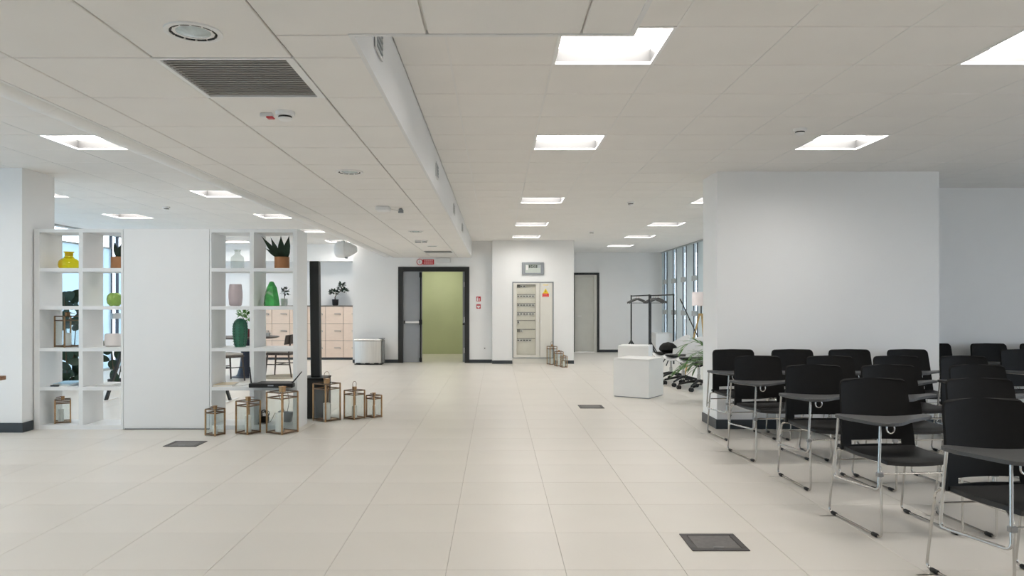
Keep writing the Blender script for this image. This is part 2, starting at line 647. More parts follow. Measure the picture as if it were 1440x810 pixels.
# corridor behind the double door
co = MB()
co.box(-2.75, -0.12, 19.5, 19.6, 0, 2.62).box(-2.85, -2.75, YD + 0.15, 19.6, 0, 2.62).box(-0.14, -0.1, YD + 0.15, 19.5, 0, 2.62).box(-2.85, -0.1, YD + 0.15, 19.6, 2.6, 2.66)
struct('wall_corridor', co, 'green_wall', 'olive green corridor walls behind the open door')
# niche cabinet cavity is closed by the cabinet itself

# baseboards
BH = 0.075
bb = MB()
bb.box(XN, DX0, YD - 0.014, YD, 0, BH).box(DX1, -0.10, YD - 0.014, YD, 0, BH)
struct('baseboard_back', bb, 'baseboard')
struct('baseboard_projecting', MB().box(EX0, CX0, YE - 0.014, YE, 0, BH).box(CX1, EX1, YE - 0.014, YE, 0, BH), 'baseboard')
struct('baseboard_far', MB().box(D2X1, XWR, YF - 0.014, YF, 0, BH), 'baseboard')
struct('baseboard_block', MB().box(2.358, 4.774, 7.836, 7.85, 0, 0.1).box(2.358, 2.372, 7.85, 8.38, 0, 0.1), 'baseboard', 'black skirting around the white block')
struct('baseboard_pillar', MB().box(-5.764, -4.941, 7.616, 7.63, 0, 0.1).box(-4.955, -4.941, 7.63, 7.795, 0, 0.1), 'baseboard', 'slate skirting around the left pillar')
struct('baseboard_recess', MB().box(4.76, XR, YW - 0.014, YW, 0, 0.1), 'baseboard')

# ------------------------------------------------------------------ windows
def facade(name, x, y0, y1, first, pitch, narrow, inward, label, clerestory=False, frost='blue_panel', trans=(1.09, 1.93)):
    """curtain wall along Y: narrow clear windows with dark jambs between wide pale panels"""
    root = struct(name, MB().box(x - 0.06, x + 0.06, y0, y1, 0, 0.04).box(x - 0.06, x + 0.06, y0, y1, HC - 0.03, H), 'transom', label)
    ys = []
    y = first
    while y > y0 + 0.2:
        y -= pitch
    y += pitch
    prev = y0
    top = 2.46 if clerestory else HC - 0.03
    while y < y1 - narrow:
        ys.append(y)
        y += pitch
    for y in ys + [None]:
        end = y if y is not None else y1
        if end - prev > 0.06:
            MB().box(x - 0.02, x + 0.02, prev, end, 0.04, top).build('panel', frost, root)
            if clerestory:
                MB().box(x - 0.006, x + 0.006, prev, end, top + 0.03, HC - 0.03).build('pane', 'win_glass', root)
                MB().box(x - 0.03, x + 0.03, prev, end, top, top + 0.03).build('transom', 'transom', root)
        if y is None:
            break
        s = inward
        MB().box(x - 0.02, x + s * 0.035, y, y + 0.03, 0.04, HC - 0.03).build('mullion', 'win_dark', root)
        MB().box(x - 0.02, x + s * 0.035, y + narrow - 0.03, y + narrow, 0.04, HC - 0.03).build('mullion', 'win_dark', root)
        MB().box(x - 0.006, x + 0.006, y + 0.03, y + narrow - 0.03, 0.04, HC - 0.03).build('pane', 'win_glass', root)
        for z in trans:
            MB().box(x - 0.03, x + s * 0.07, y - 0.02, y + narrow + 0.02, z - 0.06, z + 0.06).build('transom', 'transom', root)
        prev = y + narrow
    return root


facade('window_1', XWR, 9.1, YF, 16.6, 0.985, 0.33, -1, 'tall narrow dark-framed windows along the far right', trans=(1.12, 1.93))
facade('window_2', XL, YB, 17.45, 14.93, 2.25, 0.28, 1, 'pale blue glazed wall on the far left', clerestory=True, frost='frost_blue', trans=(1.09,))
root = struct('window_3', MB().box(XR + 0.05, XR + 0.15, -1.0, 6.5, 0.5, 0.56).box(XR + 0.05, XR + 0.15, -1.0, 6.5, 2.44, 2.5), 'win_dark', 'long window in the right-hand wall')
for k in range(6):
    MB().box(XR + 0.05, XR + 0.15, -1.0 + 1.5 * k - 0.03, -1.0 + 1.5 * k + 0.03, 0.56, 2.44).build('mullion', 'win_dark', root)
    if k < 5:
        MB().box(XR + 0.09, XR + 0.1, -0.97 + 1.5 * k, 0.47 + 1.5 * k, 0.56, 2.44).build('pane', 'win_glass', root)
og = MB().box(-60, 60, -60, 80, -0.5, -0.35)
struct('ground_outside', og, 'outside_ground', 'paved ground outside the windows')

# ------------------------------------------------------------------ doors
FT = 0.105
d1 = struct('door_1', MB().box(DX0, DX0 + FT, YD - 0.02, YD + 0.15, 0, DH).box(DX1 - FT, DX1, YD - 0.02, YD + 0.15, 0, DH).box(DX0 + FT, DX1 - FT, YD - 0.02, YD + 0.15, DH - FT, DH), 'black_paint', 'black-framed double door with one leaf open to a green corridor')
lx0, lx1 = DX0 + FT, X(593.5, YD)
MB().box(lx0, lx1, YD + 0.02, YD + 0.07, 0.01, DH - FT, bev=0.004).build('leaf_closed', 'door_grey', d1)['label'] = 'narrow grey leaf left shut'
pb = MB().box(lx1 - 0.045, lx1 - 0.015, YD - 0.02, YD + 0.02, 0.02, DH - FT - 0.02, bev=0.004)
pb.box(lx1 - 0.06, lx1 - 0.005, YD - 0.035, YD + 0.02, 0.03, 0.12, bev=0.006).box(lx1 - 0.06, lx1 - 0.005, YD - 0.035, YD + 0.02, DH - FT - 0.14, DH - FT - 0.02, bev=0.006)
ph = Z(453, YD)
pb.box(lx1 - 0.065, lx1 + 0.0, YD - 0.06, YD + 0.02, ph - 0.06, ph + 0.06, bev=0.012).box(lx0 + 0.03, lx0 + 0.06, YD - 0.06, YD + 0.02, ph - 0.035, ph + 0.035, bev=0.006)
pb.build('push_bar_frame', 'black_plastic', d1)
MB().box(lx0 + 0.055, lx1 - 0.06, YD - 0.055, YD - 0.015, ph - 0.022, ph + 0.022, bev=0.006).build('push_bar', 'sign_white', d1)
# open leaf, swung into the corridor
MB().box(DX1 - FT - 0.055, DX1 - FT - 0.005, YD + 0.16, YD + 0.16 + 0.9, 0.01, DH - FT, bev=0.004).build('leaf_open', 'door_grey', d1)
for zz in (1.78, 0.98, 0.28):
    MB().box(DX1 - FT - 0.022, DX1 - FT - 0.001, YD - 0.005, YD + 0.1, zz - 0.06, zz + 0.06, bev=0.004).build('hinge', 'sign_white', d1)
MB().box(DX1 - FT - 0.05, DX1 - FT - 0.001, YD + 0.01, YD + 0.06, 0.86, 0.90, bev=0.008).build('latch', 'black_plastic', d1)

d2 = struct('door_2', MB().box(D2X0, D2X0 + 0.06, YF - 0.02, YF + 0.2, 0, D2H).box(D2X1 - 0.06, D2X1, YF - 0.02, YF + 0.2, 0, D2H).box(D2X0 + 0.06, D2X1 - 0.06, YF - 0.02, YF + 0.2, D2H - 0.06, D2H), 'black_paint', 'cream door in a black frame at the far end')
MB().box(D2X0 + 0.06, D2X1 - 0.14, YF + 0.08, YF + 0.13, 0.005, D2H - 0.1, bev=0.004).build('leaf_closed', 'door_cream', d2)
MB().box(D2X1 - 0.14, D2X1 - 0.06, YF + 0.02, YF + 0.14, 0.005, D2H - 0.06).box(D2X0 + 0.06, D2X1 - 0.14, YF + 0.02, YF + 0.14, D2H - 0.1, D2H - 0.06).build('jamb', 'cream_metal', d2)
MB().tube(fillet([(D2X0 + 0.14, YF + 0.08, 1.0), (D2X0 + 0.14, YF + 0.02, 1.0), (D2X0 + 0.26, YF + 0.02, 1.0)], 0.02), 0.01).build('handle', 'steel', d2, True)

# ------------------------------------------------------------------ ceiling lights
def make_troffer():
    t = thing('ceiling_light', '', 'ceiling light')
    s, dp = 0.30, 0.09
    f = MB()
    f.box(-s, s, -s, -s + 0.018, -0.002, 0.012).box(-s, s, s - 0.018, s, -0.002, 0.012).box(-s, -s + 0.018, -s + 0.018, s - 0.018, -0.002, 0.012).box(s - 0.018, s, -s + 0.018, s - 0.018, -0.002, 0.012)
    f.build('frame', 'white_lacquer', t)
    a = s - 0.018
    f = MB()
    f.box(-a - 0.006, a + 0.006, -a - 0.006, -a, 0.012, dp).box(-a - 0.006, a + 0.006, a, a + 0.006, 0.012, dp).box(-a - 0.006, -a, -a, a, 0.012, dp).box(a, a + 0.006, -a, a, 0.012, dp)
    f.build('reflector', 'reflector', t)
    MB().box(-a, a, -a, a, dp, dp + 0.01).build('diffuser', 'lamp_panel', t)
    return t


tro = make_troffer()
used = [False]


def light_at(x, y, label, group):
    o = tro if not used[0] else copy_tree(tro)
    used[0] = True
    o.location = (x + 0.3, y + 0.3, HC)
    tag(o, label, 'ceiling light', group)


ordn = ['nearest', 'second nearest', 'third nearest', 'fourth nearest', 'fifth nearest', 'farthest']
for n, (x, y) in enumerate(rowA):
    light_at(x, y, 'square recessed ceiling light, %s of the middle row above the hall' % ordn[n], 'ceiling panels of the hall')
for n, (x, y) in enumerate(rowB):
    light_at(x, y, 'square recessed ceiling light, %s of the right row over the chairs and beyond' % ordn[n], 'ceiling panels of the hall')
for n, (x, y) in enumerate(rowC):
    light_at(x, y, 'square recessed ceiling light, %s of the row beside the lowered ceiling' % ordn[n], 'ceiling panels left of the lowered strip')
for n, (x, y) in enumerate(rowD):
    light_at(x, y, 'square recessed ceiling light, %s of the row by the left windows' % ordn[n], 'ceiling panels left of the lowered strip')
where = ['right of the camera', 'right and far behind the camera', 'far right beside the camera', 'far right behind the camera', 'left beside the lowered strip', 'by the left windows beside the camera', 'left and behind the camera', 'by the left windows behind the camera']
for n, (x, y) in enumerate(rowX):
    light_at(x, y, 'square recessed ceiling light outside the picture, %s' % where[n], 'ceiling panels out of view')
# unseen glowing panel added to light the corridor
t = thing('corridor_fill', 'unseen ceiling panel added to light the green corridor, above the door opening', 'ceiling light', (-1.5, 18.4, 2.55))
MB().box(-0.3, 0.3, -0.3, 0.3, 0, 0.05).build('frame', 'white_lacquer', t)
mat('corridor_fill_glow', (0.9, 0.9, 0.85), 0.5, emit=(1, 0.97, 0.86), es=21.0)
MB().box(-0.28, 0.28, -0.28, 0.28, -0.012, 0.0).build('diffuser', 'corridor_fill_glow', t)

# ------------------------------------------------------------------ fittings of the ceilings
def grille(x0, y0, n, label, dark=True):
    t = thing('air_grille', label, 'vent', (x0, y0, HL))
    MB().box(0, 0.6, 0, 0.02, -0.003, 0.02).box(0, 0.6, 0.58, 0.6, -0.003, 0.02).box(0, 0.02, 0.02, 0.58, -0.003, 0.02).box(0.565, 0.6, 0.02, 0.58, -0.003, 0.02).build('frame', 'white_lacquer', t)
    MB().box(0.02, 0.565, 0.02, 0.58, 0.05, 0.06).build('backing', 'black_paint', t)
    me = None
    for k in range(n):
        y = 0.02 + 0.56 * (k + 0.5) / n
        if me is None:
            mb = MB().box(0.02, 0.565, -0.0065, 0.0065, -0.0015, 0.0015)
            for v in mb.bm.verts:
                v.co = Matrix.Rotation(math.radians(0), 3, 'X') @ v.co
            o = mb.build('slat', 'grille_slat', t)
            me = o.data
        else:
            o = link('slat', me, None, t)
        o.location = (0, y, 0.006)
    return t


grille(-1.47, 3.12, 18, 'dark louvred air grille set in the lowered ceiling near the round downlight')
grille(-1.47, 14.52, 4, 'far air grille in the lowered ceiling above the double door')


def downlight(x, y, label, r=0.108):
    t = thing('downlight', label, 'ceiling light', (x, y, HL), 0, 'round downlights of the lowered ceiling')
    MB().lathe([(r, 0), (r, -0.006), (r - 0.012, -0.009), (r - 0.02, -0.006), (r - 0.02, 0.0)], 36, caps=False).build('ring', 'white_lacquer', t, True)
    sl = MB()
    for k in range(12):
        a = 2 * PI * k / 12
        sl.box(-0.017, 0.017, -0.004, 0.004, -0.004, 0.004, m=Matrix.Rotation(a, 4, 'Z') @ Matrix.Translation((0, r - 0.026, -0.002)))
    sl.build('slots', 'black_plastic', t)
    MB().lathe([(r - 0.02, 0.002), (r - 0.035, -0.004), (r - 0.05, 0.0)], 32, caps=False).build('inner_ring', 'white_lacquer', t, True)
    MB().lathe([(r - 0.04, -0.001), (r * 0.3, -0.010), (0.003, -0.012)], 32, caps=False).build('lens', 'lens_glass', t, True)
    MB().lathe([(r - 0.04, 0.0), (r - 0.06, 0.012), (0.02, 0.012), (0.002, 0.012)], 24, caps=False).build('cup', 'reflector', t, True)


downlight(-1.17, 2.82, 'large round glass downlight in the lowered ceiling, nearest one')
downlight(-1.17, 5.82, 'round downlight in the lowered ceiling, second nearest')
downlight(-1.17, 10.6, 'round downlight in the lowered ceiling, third nearest')
downlight(-1.17, 13.3, 'round downlight in the lowered ceiling, farthest one')


def detector(x, y, z, label, s=1.0):
    t = thing('smoke_detector', label, 'smoke detector', (x, y, z))
    MB().lathe([(0.052 * s, 0), (0.052 * s, -0.016 * s), (0.047 * s, -0.022 * s), (0.04 * s, -0.024 * s)], 24).build('base', 'white_lacquer', t, True)
    MB().lathe([(0.036 * s, -0.024 * s), (0.038 * s, -0.034 * s), (0.002, -0.034 * s)], 24, caps=False).build('chamber', 'black_plastic', t, True)
    MB().lathe([(0.038 * s, -0.034 * s), (0.034 * s, -0.044 * s), (0.02 * s, -0.050 * s), (0.002, -0.051 * s)], 24, caps=False).build('cover', 'white_lacquer', t, True)


detector(X(401, 4.0), 4.0, HL, 'white smoke detector beside the red-edged alarm lamp on the lowered ceiling')
detector(X(1125, 5.93), 5.93, HC, 'smoke detector on the hall ceiling above the rows of chairs')
detector(X(887, 10.2), 10.2, HC, 'smoke detector on the hall ceiling, left of the white block')
detector(X(832, 14.4), 14.4, HC, 'smoke detector on the far hall ceiling, beyond the cabinet wall corner')
detector(X(234, 10.72), 10.72, HC, 'smoke detector on the left ceiling above the white shelf cabinet')
detector(X(597, 12.1), 12.1, HL, 'smoke detector on the lowered ceiling near the far grille')
t = thing('alarm_lamp', 'small white alarm lamp with red edge on the lowered ceiling', 'alarm', (X(375.5, 4.03), 4.03, HL))
MB().box(-0.035, 0.035, -0.02, 0.02, -0.024, 0, bev=0.005).build('housing', 'white_lacquer', t)
MB().box(0.0, 0.038, -0.022, 0.022, -0.029, -0.020, bev=0.003).build('red_lens', 'red_sign', t)
t = thing('emergency_box', 'white box with a small arm under the lowered ceiling', 'alarm', (X(539, 7.9), 7.9, HL))
MB().box(-0.075, 0.075, -0.06, 0.06, -0.05, 0, bev=0.01).build('housing', 'white_lacquer', t)
MB().tube([(0.07, 0.0, -0.03), (0.15, 0.12, -0.03)], 0.006).build('arm', 'steel', t, True)
MB().lathe([(0.03, -0.05), (0.03, -0.02), (0.012, 0.0)], 16, c=(0.17, 0.15, 0)).build('sensor', 'frame_grey', t, True)
t = thing('alarm_lamp', 'tiny alarm lamp on the lowered ceiling near the far grille', 'alarm', (X(588, 12.1), 12.1, HL))
MB().box(-0.05, 0.05, -0.03, 0.03, -0.03, 0, bev=0.006).build('housing', 'white_lacquer', t)
MB().box(-0.05, 0.05, -0.032, 0.032, -0.04, -0.03, bev=0.003).build('lens', 'frame_grey', t)

# slots on the face of the lowered strip
for n, (y, lab) in enumerate(((3.42, 'nearest'), (6.8, 'second'), (9.55, 'third'), (11.9, 'farthest'))):
    t = thing('side_vent', 'small grey vent plate on the lowered ceiling face, %s one' % lab, 'vent', (LX1, y, 2.58), 0, 'vent plates on the lowered ceiling face')
    MB().box(0, 0.006, -0.09, 0.09, -0.06, 0.06).build('plate', 'frame_grey', t)
    MB().box(0.004, 0.012, -0.10, -0.09, -0.07, 0.07).box(0.004, 0.012, 0.09, 0.10, -0.07, 0.07).box(0.004, 0.012, -0.09, 0.09, -0.07, -0.06).box(0.004, 0.012, -0.09, 0.09, 0.06, 0.07).build('rim', 'ceil_plaster', t)
    me = None
    for k in range(4):
        if me is None:
            o = MB().box(0.004, 0.014, -0.088, 0.088, -0.004, 0.004).build('slat', 'transom', t)
            me = o.data
        else:
            o = link('slat', me, None, t)
        o.location = (0, 0, -0.042 + 0.028 * k)

# round duct along the lowered strip
t = thing('air_duct', 'long round white air duct along the left edge of the lowered ceiling', 'duct', (-2.478, 0, EYE + 1.168))
MB().lathe([(0.122, -5.9), (0.122, 16.5)], 28, axis='Y').build('tube', 'white_lacquer', t, True)
me = None
for k in range(14):
    y = 1.75 + k * 1.12
    if me is None:
        o = MB().lathe([(0.122, -0.02), (0.126, -0.012), (0.126, 0.012), (0.122, 0.02)], 28, axis='Y', caps=False).build('joint_ring', 'white_lacquer', t, True)
        me = o.data
    else:
        o = link('joint_ring', me, None, t)
    o.location = (0, y, 0)
t = thing('duct_nozzle', 'white rounded duct outlet above the lockers at the wall end', 'duct', (-3.40, 16.25, 2.55))
MB().lathe([(0.005, -0.20), (0.10, -0.195), (0.155, -0.17), (0.185, -0.12), (0.19, 0.0), (0.19, 0.04)], 28, axis='X').build('dome', 'white_lacquer', t, True)
MB().lathe([(0.175, 0.04), (0.16, 0.12), (0.10, 0.24), (0.06, 0.30)], 24, axis='X').build('neck', 'ceil_plaster', t, True)
MB().box(0.03, 0.09, -0.05, 0.05, -0.2, -0.17, bev=0.006).build('damper', 'frame_grey', t)
MB().box(-0.02, 0.02, -0.02, 0.02, 0.18, 0.215).build('hanger', 'steel', t)

# ------------------------------------------------------------------ floor boxes
for (x, y, sx, sy), lab in zip(FBOX, ('grey floor socket box nearest, in front of the chairs', 'grey floor socket box in front of the white shelf', 'grey floor socket box near the white cube')):
    t = thing('floor_box', lab, 'floor box', (x + sx / 2, y + sy / 2, 0))
    a, b = sx / 2, sy / 2
    fr = 0.035
    MB().box(-a, a, -b, -b + fr, 0, 0.006, bev=0.002).box(-a, a, b - fr, b, 0, 0.006, bev=0.002).box(-a, -a + fr, -b + fr, b - fr, 0, 0.006, bev=0.002).box(a - fr, a, -b + fr, b - fr, 0, 0.006, bev=0.002).build('frame', 'floorbox', t)
    MB().box(-a + fr + 0.003, a - fr - 0.003, -b + fr + 0.003, b - fr - 0.003, 0, 0.005, bev=0.001).build('lid', 'floorbox_lid', t)
    MB().box(-0.03, 0.03, -b + fr + 0.004, -b + fr + 0.02, 0.005, 0.008, bev=0.001).build('pull', 'steel_dark', t)

# ------------------------------------------------------------------ white shelf wall
SY0, SY1 = 7.80, 8.21
TOPS = [0.045, 0.455, 0.872, 1.318, 1.725, 2.143]
TH = 0.038


def shelf_unit(name, label, xs):
    """xs: list of (x0,x1) of the uprights"""
    t = thing(name, label, 'shelf', (xs[0][0], SY0, 0))
    ox = xs[0][0]
    for k, (a, b) in enumerate(xs):
        MB().box(a - ox, b - ox, 0, SY1 - SY0, 0, 2.143, bev=0.0015).build('side_panel' if k != 1 else 'divider', 'shelf_white', t)
    for (a0, a1), (b0, b1) in zip(xs, xs[1:]):
        for zt in TOPS:
            MB().box(a1 - ox, b0 - ox, 0.001, SY1 - SY0 - 0.001, zt - (TH if zt > 0.1 else 0.045), zt, bev=0.001).build('shelf_board', 'shelf_white', t)
    return t


sX = lambda px: X(px, SY0)
shelf_unit('open_shelf', 'white open shelf of ten cells beside the pillar', [(sX(47.5), sX(55.7)), (sX(110.6), sX(116.4)), (sX(170.0), sX(173.3))])
shelf_unit('open_shelf', 'white open shelf of ten cells beside the black post', [(sX(294.8), sX(297.5)), (sX(351), sX(357)), (sX(412), sX(418))])
cx0, cx1 = sX(173.6), sX(294.5)
t = thing('shelf_cabinet', 'plain white closed cabinet between the two open shelves', 'cabinet', (cx0, SY0, 0))
MB().box(0, cx1 - cx0, 0.02, SY1 - SY0, 0.012, 2.143).build('body', 'shelf_white', t)
MB().box(0.002, cx1 - cx0 - 0.002, 0.0, 0.0185, 0.026, 2.143, bev=0.001).build('front_panel', 'shelf_white', t)
MB().box(0.01, cx1 - cx0 - 0.01, 0.01, 0.38, 0, 0.012).build('plinth', 'baseboard', t)
MB().box(0.002, cx1 - cx0 - 0.002, 0.002, 0.0185, 0.012, 0.023).build('kick_board', 'shelf_white', t)

# ------------------------------------------------------------------ lanterns and candles
def lantern(label, loc, rz, s, h, ring='down', candle=None, ch=0.45, group='brass and glass lanterns', off=(0, 0)):
    t = thing('lantern', label, 'lantern', loc, rz, group)
    a = s / 2
    p = 0.0065 if s > 0.12 else 0.0055
    for sx in (-1, 1):
        for sy in (-1, 1):
            MB().box(sx * a - p, sx * a + p, sy * a - p, sy * a + p, 0.0, h).build('corner_post', 'brass', t)
    for z in (h, h * 0.865, 0.012):
        r = MB()
        q = p * 0.9
        for s2 in (-1, 1):
            r.box(-a, a, s2 * a - q, s2 * a + q, z - q, z + q)
            r.box(s2 * a - q, s2 * a + q, -a, a, z - q, z + q)
        r.build('rail', 'brass_dark', t)
    MB().box(-a, a, -a, a, 0.004, 0.010).build('base_plate', 'brass', t)
    g = a - 0.001
    for k in range(4):
        MB().box(-g + p, g - p, -0.001, 0.001, 0.012, h * 0.865, m=Matrix.Rotation(k * PI / 2, 4, 'Z') @ Matrix.Translation((0, -a, 0))).build('pane', 'glass', t)
    MB().box(-g, g, -g, g, h + 0.001, h + 0.003).build('top_glass', 'glass', t)
    c = s * 0.115
    MB().box(-c, c, -c, c, h, h + c * 2.2, bev=0.002).box(-c * 1.12, c * 1.12, -c * 1.12, c * 1.12, h + c * 1.9, h + c * 2.25, bev=0.002).build('cap', 'brass', t)
    R = s * 0.17
    hz = h + c * 2.0
    if ring == 'up':
        pts = [(-R * .8, 0, hz - c * .6), (-R * .95, 0, hz + R * 0.6)] + [(-R * math.cos(u), 0, hz + R * 1.35 + R * math.sin(u)) for u in [PI * k / 10 for k in range(11)]] + [(R * .95, 0, hz + R * 0.6), (R * .8, 0, hz - c * .6)]
    else:
        sg = 1 if ring == 'right' else -1
        pts = [(sg * c * .7, -R * .8, hz)] + [(sg * (c + R * 1.0 + R * 0.9 * math.sin(u)), -R * math.cos(u), hz - 0.25 * R + 0.0 * u) for u in [PI * k / 10 for k in range(11)]] + [(sg * c * .7, R * .8, hz)]
    MB().tube(pts, 0.0028, 6).build('handle', 'brass_dark', t, True)
    if candle:
        rc = s * 0.19
        k = thing('candle', candle, 'candle', (loc[0] + off[0], loc[1] + off[1], loc[2] + 0.011), 0, 'candles inside the lanterns')
        MB().lathe([(rc, 0), (rc, h * ch - 0.004), (rc - 0.004, h * ch), (rc * 0.5, h * ch - 0.003), (0.002, h * ch - 0.004)], 20, caps=False).build('wax', 'candle', k, True)
        MB().tube([(0, 0, h * ch - 0.005), (0.001, 0, h * ch + 0.008)], 0.0014, 6).build('wick', 'black_plastic', k)
    return t


R_ = math.radians
def on_floor(px, py, back):
    d = fd(py) + back
    return (X(px, d), d, 0)


lantern('small lantern on the floor in front of the shelf cabinet edge', on_floor(302.5, 613.3, .08), R_(66), 0.130, 0.265, 'left', 'short candle inside the small lantern before the cabinet', .3)
lantern('medium lantern on the floor in front of the right shelf', on_floor(349, 611.5, .11), R_(60), 0.168, 0.335, 'right', 'candle inside the medium lantern before the right shelf', .52)
lantern('large lantern on the floor below the black router', on_floor(397, 610.4, .10), R_(60), 0.22, 0.425, 'right', 'thick candle inside the large lantern below the router', .46, off=(-0.03, 0))
lantern('large lantern with upright ring against the black post base', on_floor(459.5, 593.3, .13), R_(53), 0.215, 0.425, 'up', 'candle inside the large lantern by the black post', .44)
lantern('medium lantern with upright ring right of the black post', on_floor(498.5, 590.4, .11), R_(53), 0.165, 0.33, 'up', 'candle inside the medium lantern right of the black post', .42)
lantern('small lantern at the right end of the row by the black post', on_floor(526, 587.8, .08), R_(53), 0.125, 0.257, 'left', 'candle inside the small lantern at the row end', .5)
lantern('tall lantern leaning close to the electrical cabinet', on_floor(776.2, 513, .1), R_(20), 0.165, 0.40, 'up', 'candle inside the tall lantern by the electrical cabinet', .3)
lantern('middle-sized lantern of the trio before the electrical cabinet', on_floor(786, 515.2, .07), R_(15), 0.145, 0.31, 'right', 'candle inside the middle lantern by the electrical cabinet', .5)
lantern('smallest lantern of the trio before the electrical cabinet', on_floor(792.8, 516.8, .05), R_(12), 0.115, 0.235, 'right', 'candle inside the smallest lantern by the electrical cabinet', .5)
lantern('large lantern on the middle board of the left shelf', (X(95, 8.0), 8.0, TOPS[2]), R_(62), 0.175, 0.335, 'right', 'candle inside the lantern on the middle left shelf', .42, off=(0.0, 0))
lantern('small lantern in the bottom left cell of the left shelf', (X(88.3, 8.0), 8.0, TOPS[0]), R_(30), 0.145, 0.25, 'left', 'candle inside the lantern in the bottom shelf cell', .55, off=(-0.02, 0))

# ------------------------------------------------------------------ things on the shelves
def vase(name, label, px, d, z, prof, m, seg=32, mod=None, cat='vase', smooth=True, rz=0, ang=40):
    mb = MB().lathe(prof, seg, mod=mod, caps=False)
    o = mb.build(name, m, smooth=smooth, angle=ang)
    o.location = (X(px, d), d, z)
    o.rotation_euler = (0, 0, rz)
    return tag(o, label, cat)


t = thing('glass_vase', 'yellow glass bottle vase on the top left shelf', 'vase', (X(97, 8.0), 8.0, TOPS[4]))
MB().lathe([(0.001, 0.003), (0.09, 0.003), (0.103, 0.02), (0.107, 0.05), (0.10, 0.085), (0.075, 0.108), (0.047, 0.122), (0.041, 0.14), (0.042, 0.172), (0.056, 0.187), (0.053, 0.189), (0.037, 0.172), (0.036, 0.14)], 36, caps=False, mod=lambda a, z: 1 + 0.006 * math.sin(14 * a)).build('body', 'yellow_glass', t, True)
MB().lathe([(0.049, 0.120), (0.052, 0.124), (0.049, 0.128)], 32, caps=False).build('collar', 'yellow_glass', t, True)


def blade_shape(f):
    return (0.55 + 0.45 * math.sin(PI * min(1, f * 1.15))) * (1 - max(0, (f - 0.45) / 0.55) ** 1.7) + 0.02


def snake_plant(label, px, d, z, leaves, pr=0.08, ph=0.13):
    t = thing('snake_plant', label, 'plant', (X(px, d), d, z))
    MB().lathe([(pr * .93, 0), (pr, 0.004), (pr, ph), (pr - 0.008, ph), (pr - 0.01, ph - 0.03)], 28).build('pot', 'terracotta', t, True)
    MB().lathe([(pr - 0.01, ph - 0.012), (0.002, ph - 0.006)], 20, caps=False).build('soil', 'soil', t)
    for (bx, by, tx, ty, hh, wd) in leaves:
        MB().leaf((bx, by, ph - 0.012), (tx, ty, ph + hh), wd, normal=(0.15, -1, 0.1), bend=0.05, n=7, fold=0.22, shape=blade_shape).build('leaf', 'leaf_dark', t, True)
    return t


snake_plant('dark snake plant in an orange pot on the top right shelf', 396.5, 8.0, TOPS[4],
            [(-.03, 0, -.215, -.03, .225, .05), (-.03, .02, -.125, 0, .22, .05), (0, 0, -.015, .01, .235, .07), (.04, 0, .085, -.02, .235, .07), (.045, .01, .07, .03, .14, .055), (-.03, -.02, -.165, -.06, .095, .034), (0.02, -.02, .03, -.03, .12, .06)])
snake_plant('snake plant in an orange pot, half hidden behind the left shelf upright', 170, 8.08, TOPS[4],
            [(-.03, 0, -.075, 0, .18, .05), (-.02, .01, -.02, .01, .13, .06), (.02, 0, .02, 0, .2, .06), (.04, 0, .08, 0, .15, .05)], 0.10, 0.135)
vase('round_vase', 'lime green ribbed round vase on the left shelf', 161, 8.03, TOPS[3],
     [(0.001, 0.002), (0.045, 0.002), (0.07, 0.03), (0.078, 0.075), (0.07, 0.115), (0.048, 0.14), (0.03, 0.146), (0.028, 0.14), (0.04, 0.13)], 'lime_vase', 48, lambda a, z: 1 + 0.025 * math.cos(16 * a))
vase('blush_vase', 'pale blush rounded pot on the left shelf', 159, 8.05, TOPS[2],
     [(0.001, 0.002), (0.07, 0.002), (0.084, 0.014), (0.088, 0.07), (0.084, 0.128), (0.072, 0.142), (0.05, 0.142), (0.046, 0.12)], 'blush', 36)
vase('clear_bottle', 'clear glass bottle on the top right shelf', 334, 8.0, TOPS[4],
     [(0.001, 0.003), (0.062, 0.003), (0.071, 0.012), (0.071, 0.11), (0.066, 0.13), (0.036, 0.155), (0.030, 0.17), (0.033, 0.195), (0.04, 0.207), (0.036, 0.208), (0.027, 0.19)], 'clear_glass', 12, ang=20)
vase('ribbed_vase', 'dusty pink ribbed vase on the right shelf', 331.3, 8.0, TOPS[3],
     [(0.001, 0.002), (0.052, 0.002), (0.064, 0.014), (0.072, 0.09), (0.072, 0.15), (0.064, 0.228), (0.060, 0.24), (0.054, 0.24), (0.05, 0.2)], 'pink_vase', 56, lambda a, z: 1 + 0.02 * math.cos(18 * a))
cv = thing('cactus_vase', 'dark green cactus-shaped ribbed vase on the right shelf', 'vase', (X(338, 8.0), 8.0, TOPS[2]))
MB().lathe([(0.001, 0.002), (0.056, 0.002), (0.06, 0.02), (0.072, 0.10), (0.077, 0.18), (0.073, 0.24), (0.06, 0.28), (0.038, 0.305), (0.012, 0.313), (0.001, 0.313)], 64, mod=lambda a, z: 1 + 0.06 * math.cos(9 * a), caps=False).build('body', 'green_vase', cv, True)
sp = MB()
for k in range(9):
    a = 2 * PI * k / 9
    for j in range(9):
        z = 0.03 + j * 0.028
        r = 1.055 * (0.06 + 0.017 * math.sin(min(1, z / 0.18) * PI / 2)) * (1 if z < 0.2 else 1 - (z - 0.2) * 1.4)
        sp.box(-0.003, 0.003, -0.003, 0.003, -0.004, 0.004, m=Matrix.Translation((r * math.cos(a), r * math.sin(a), z)))
sp.build('spines', 'leaf_dark', cv)
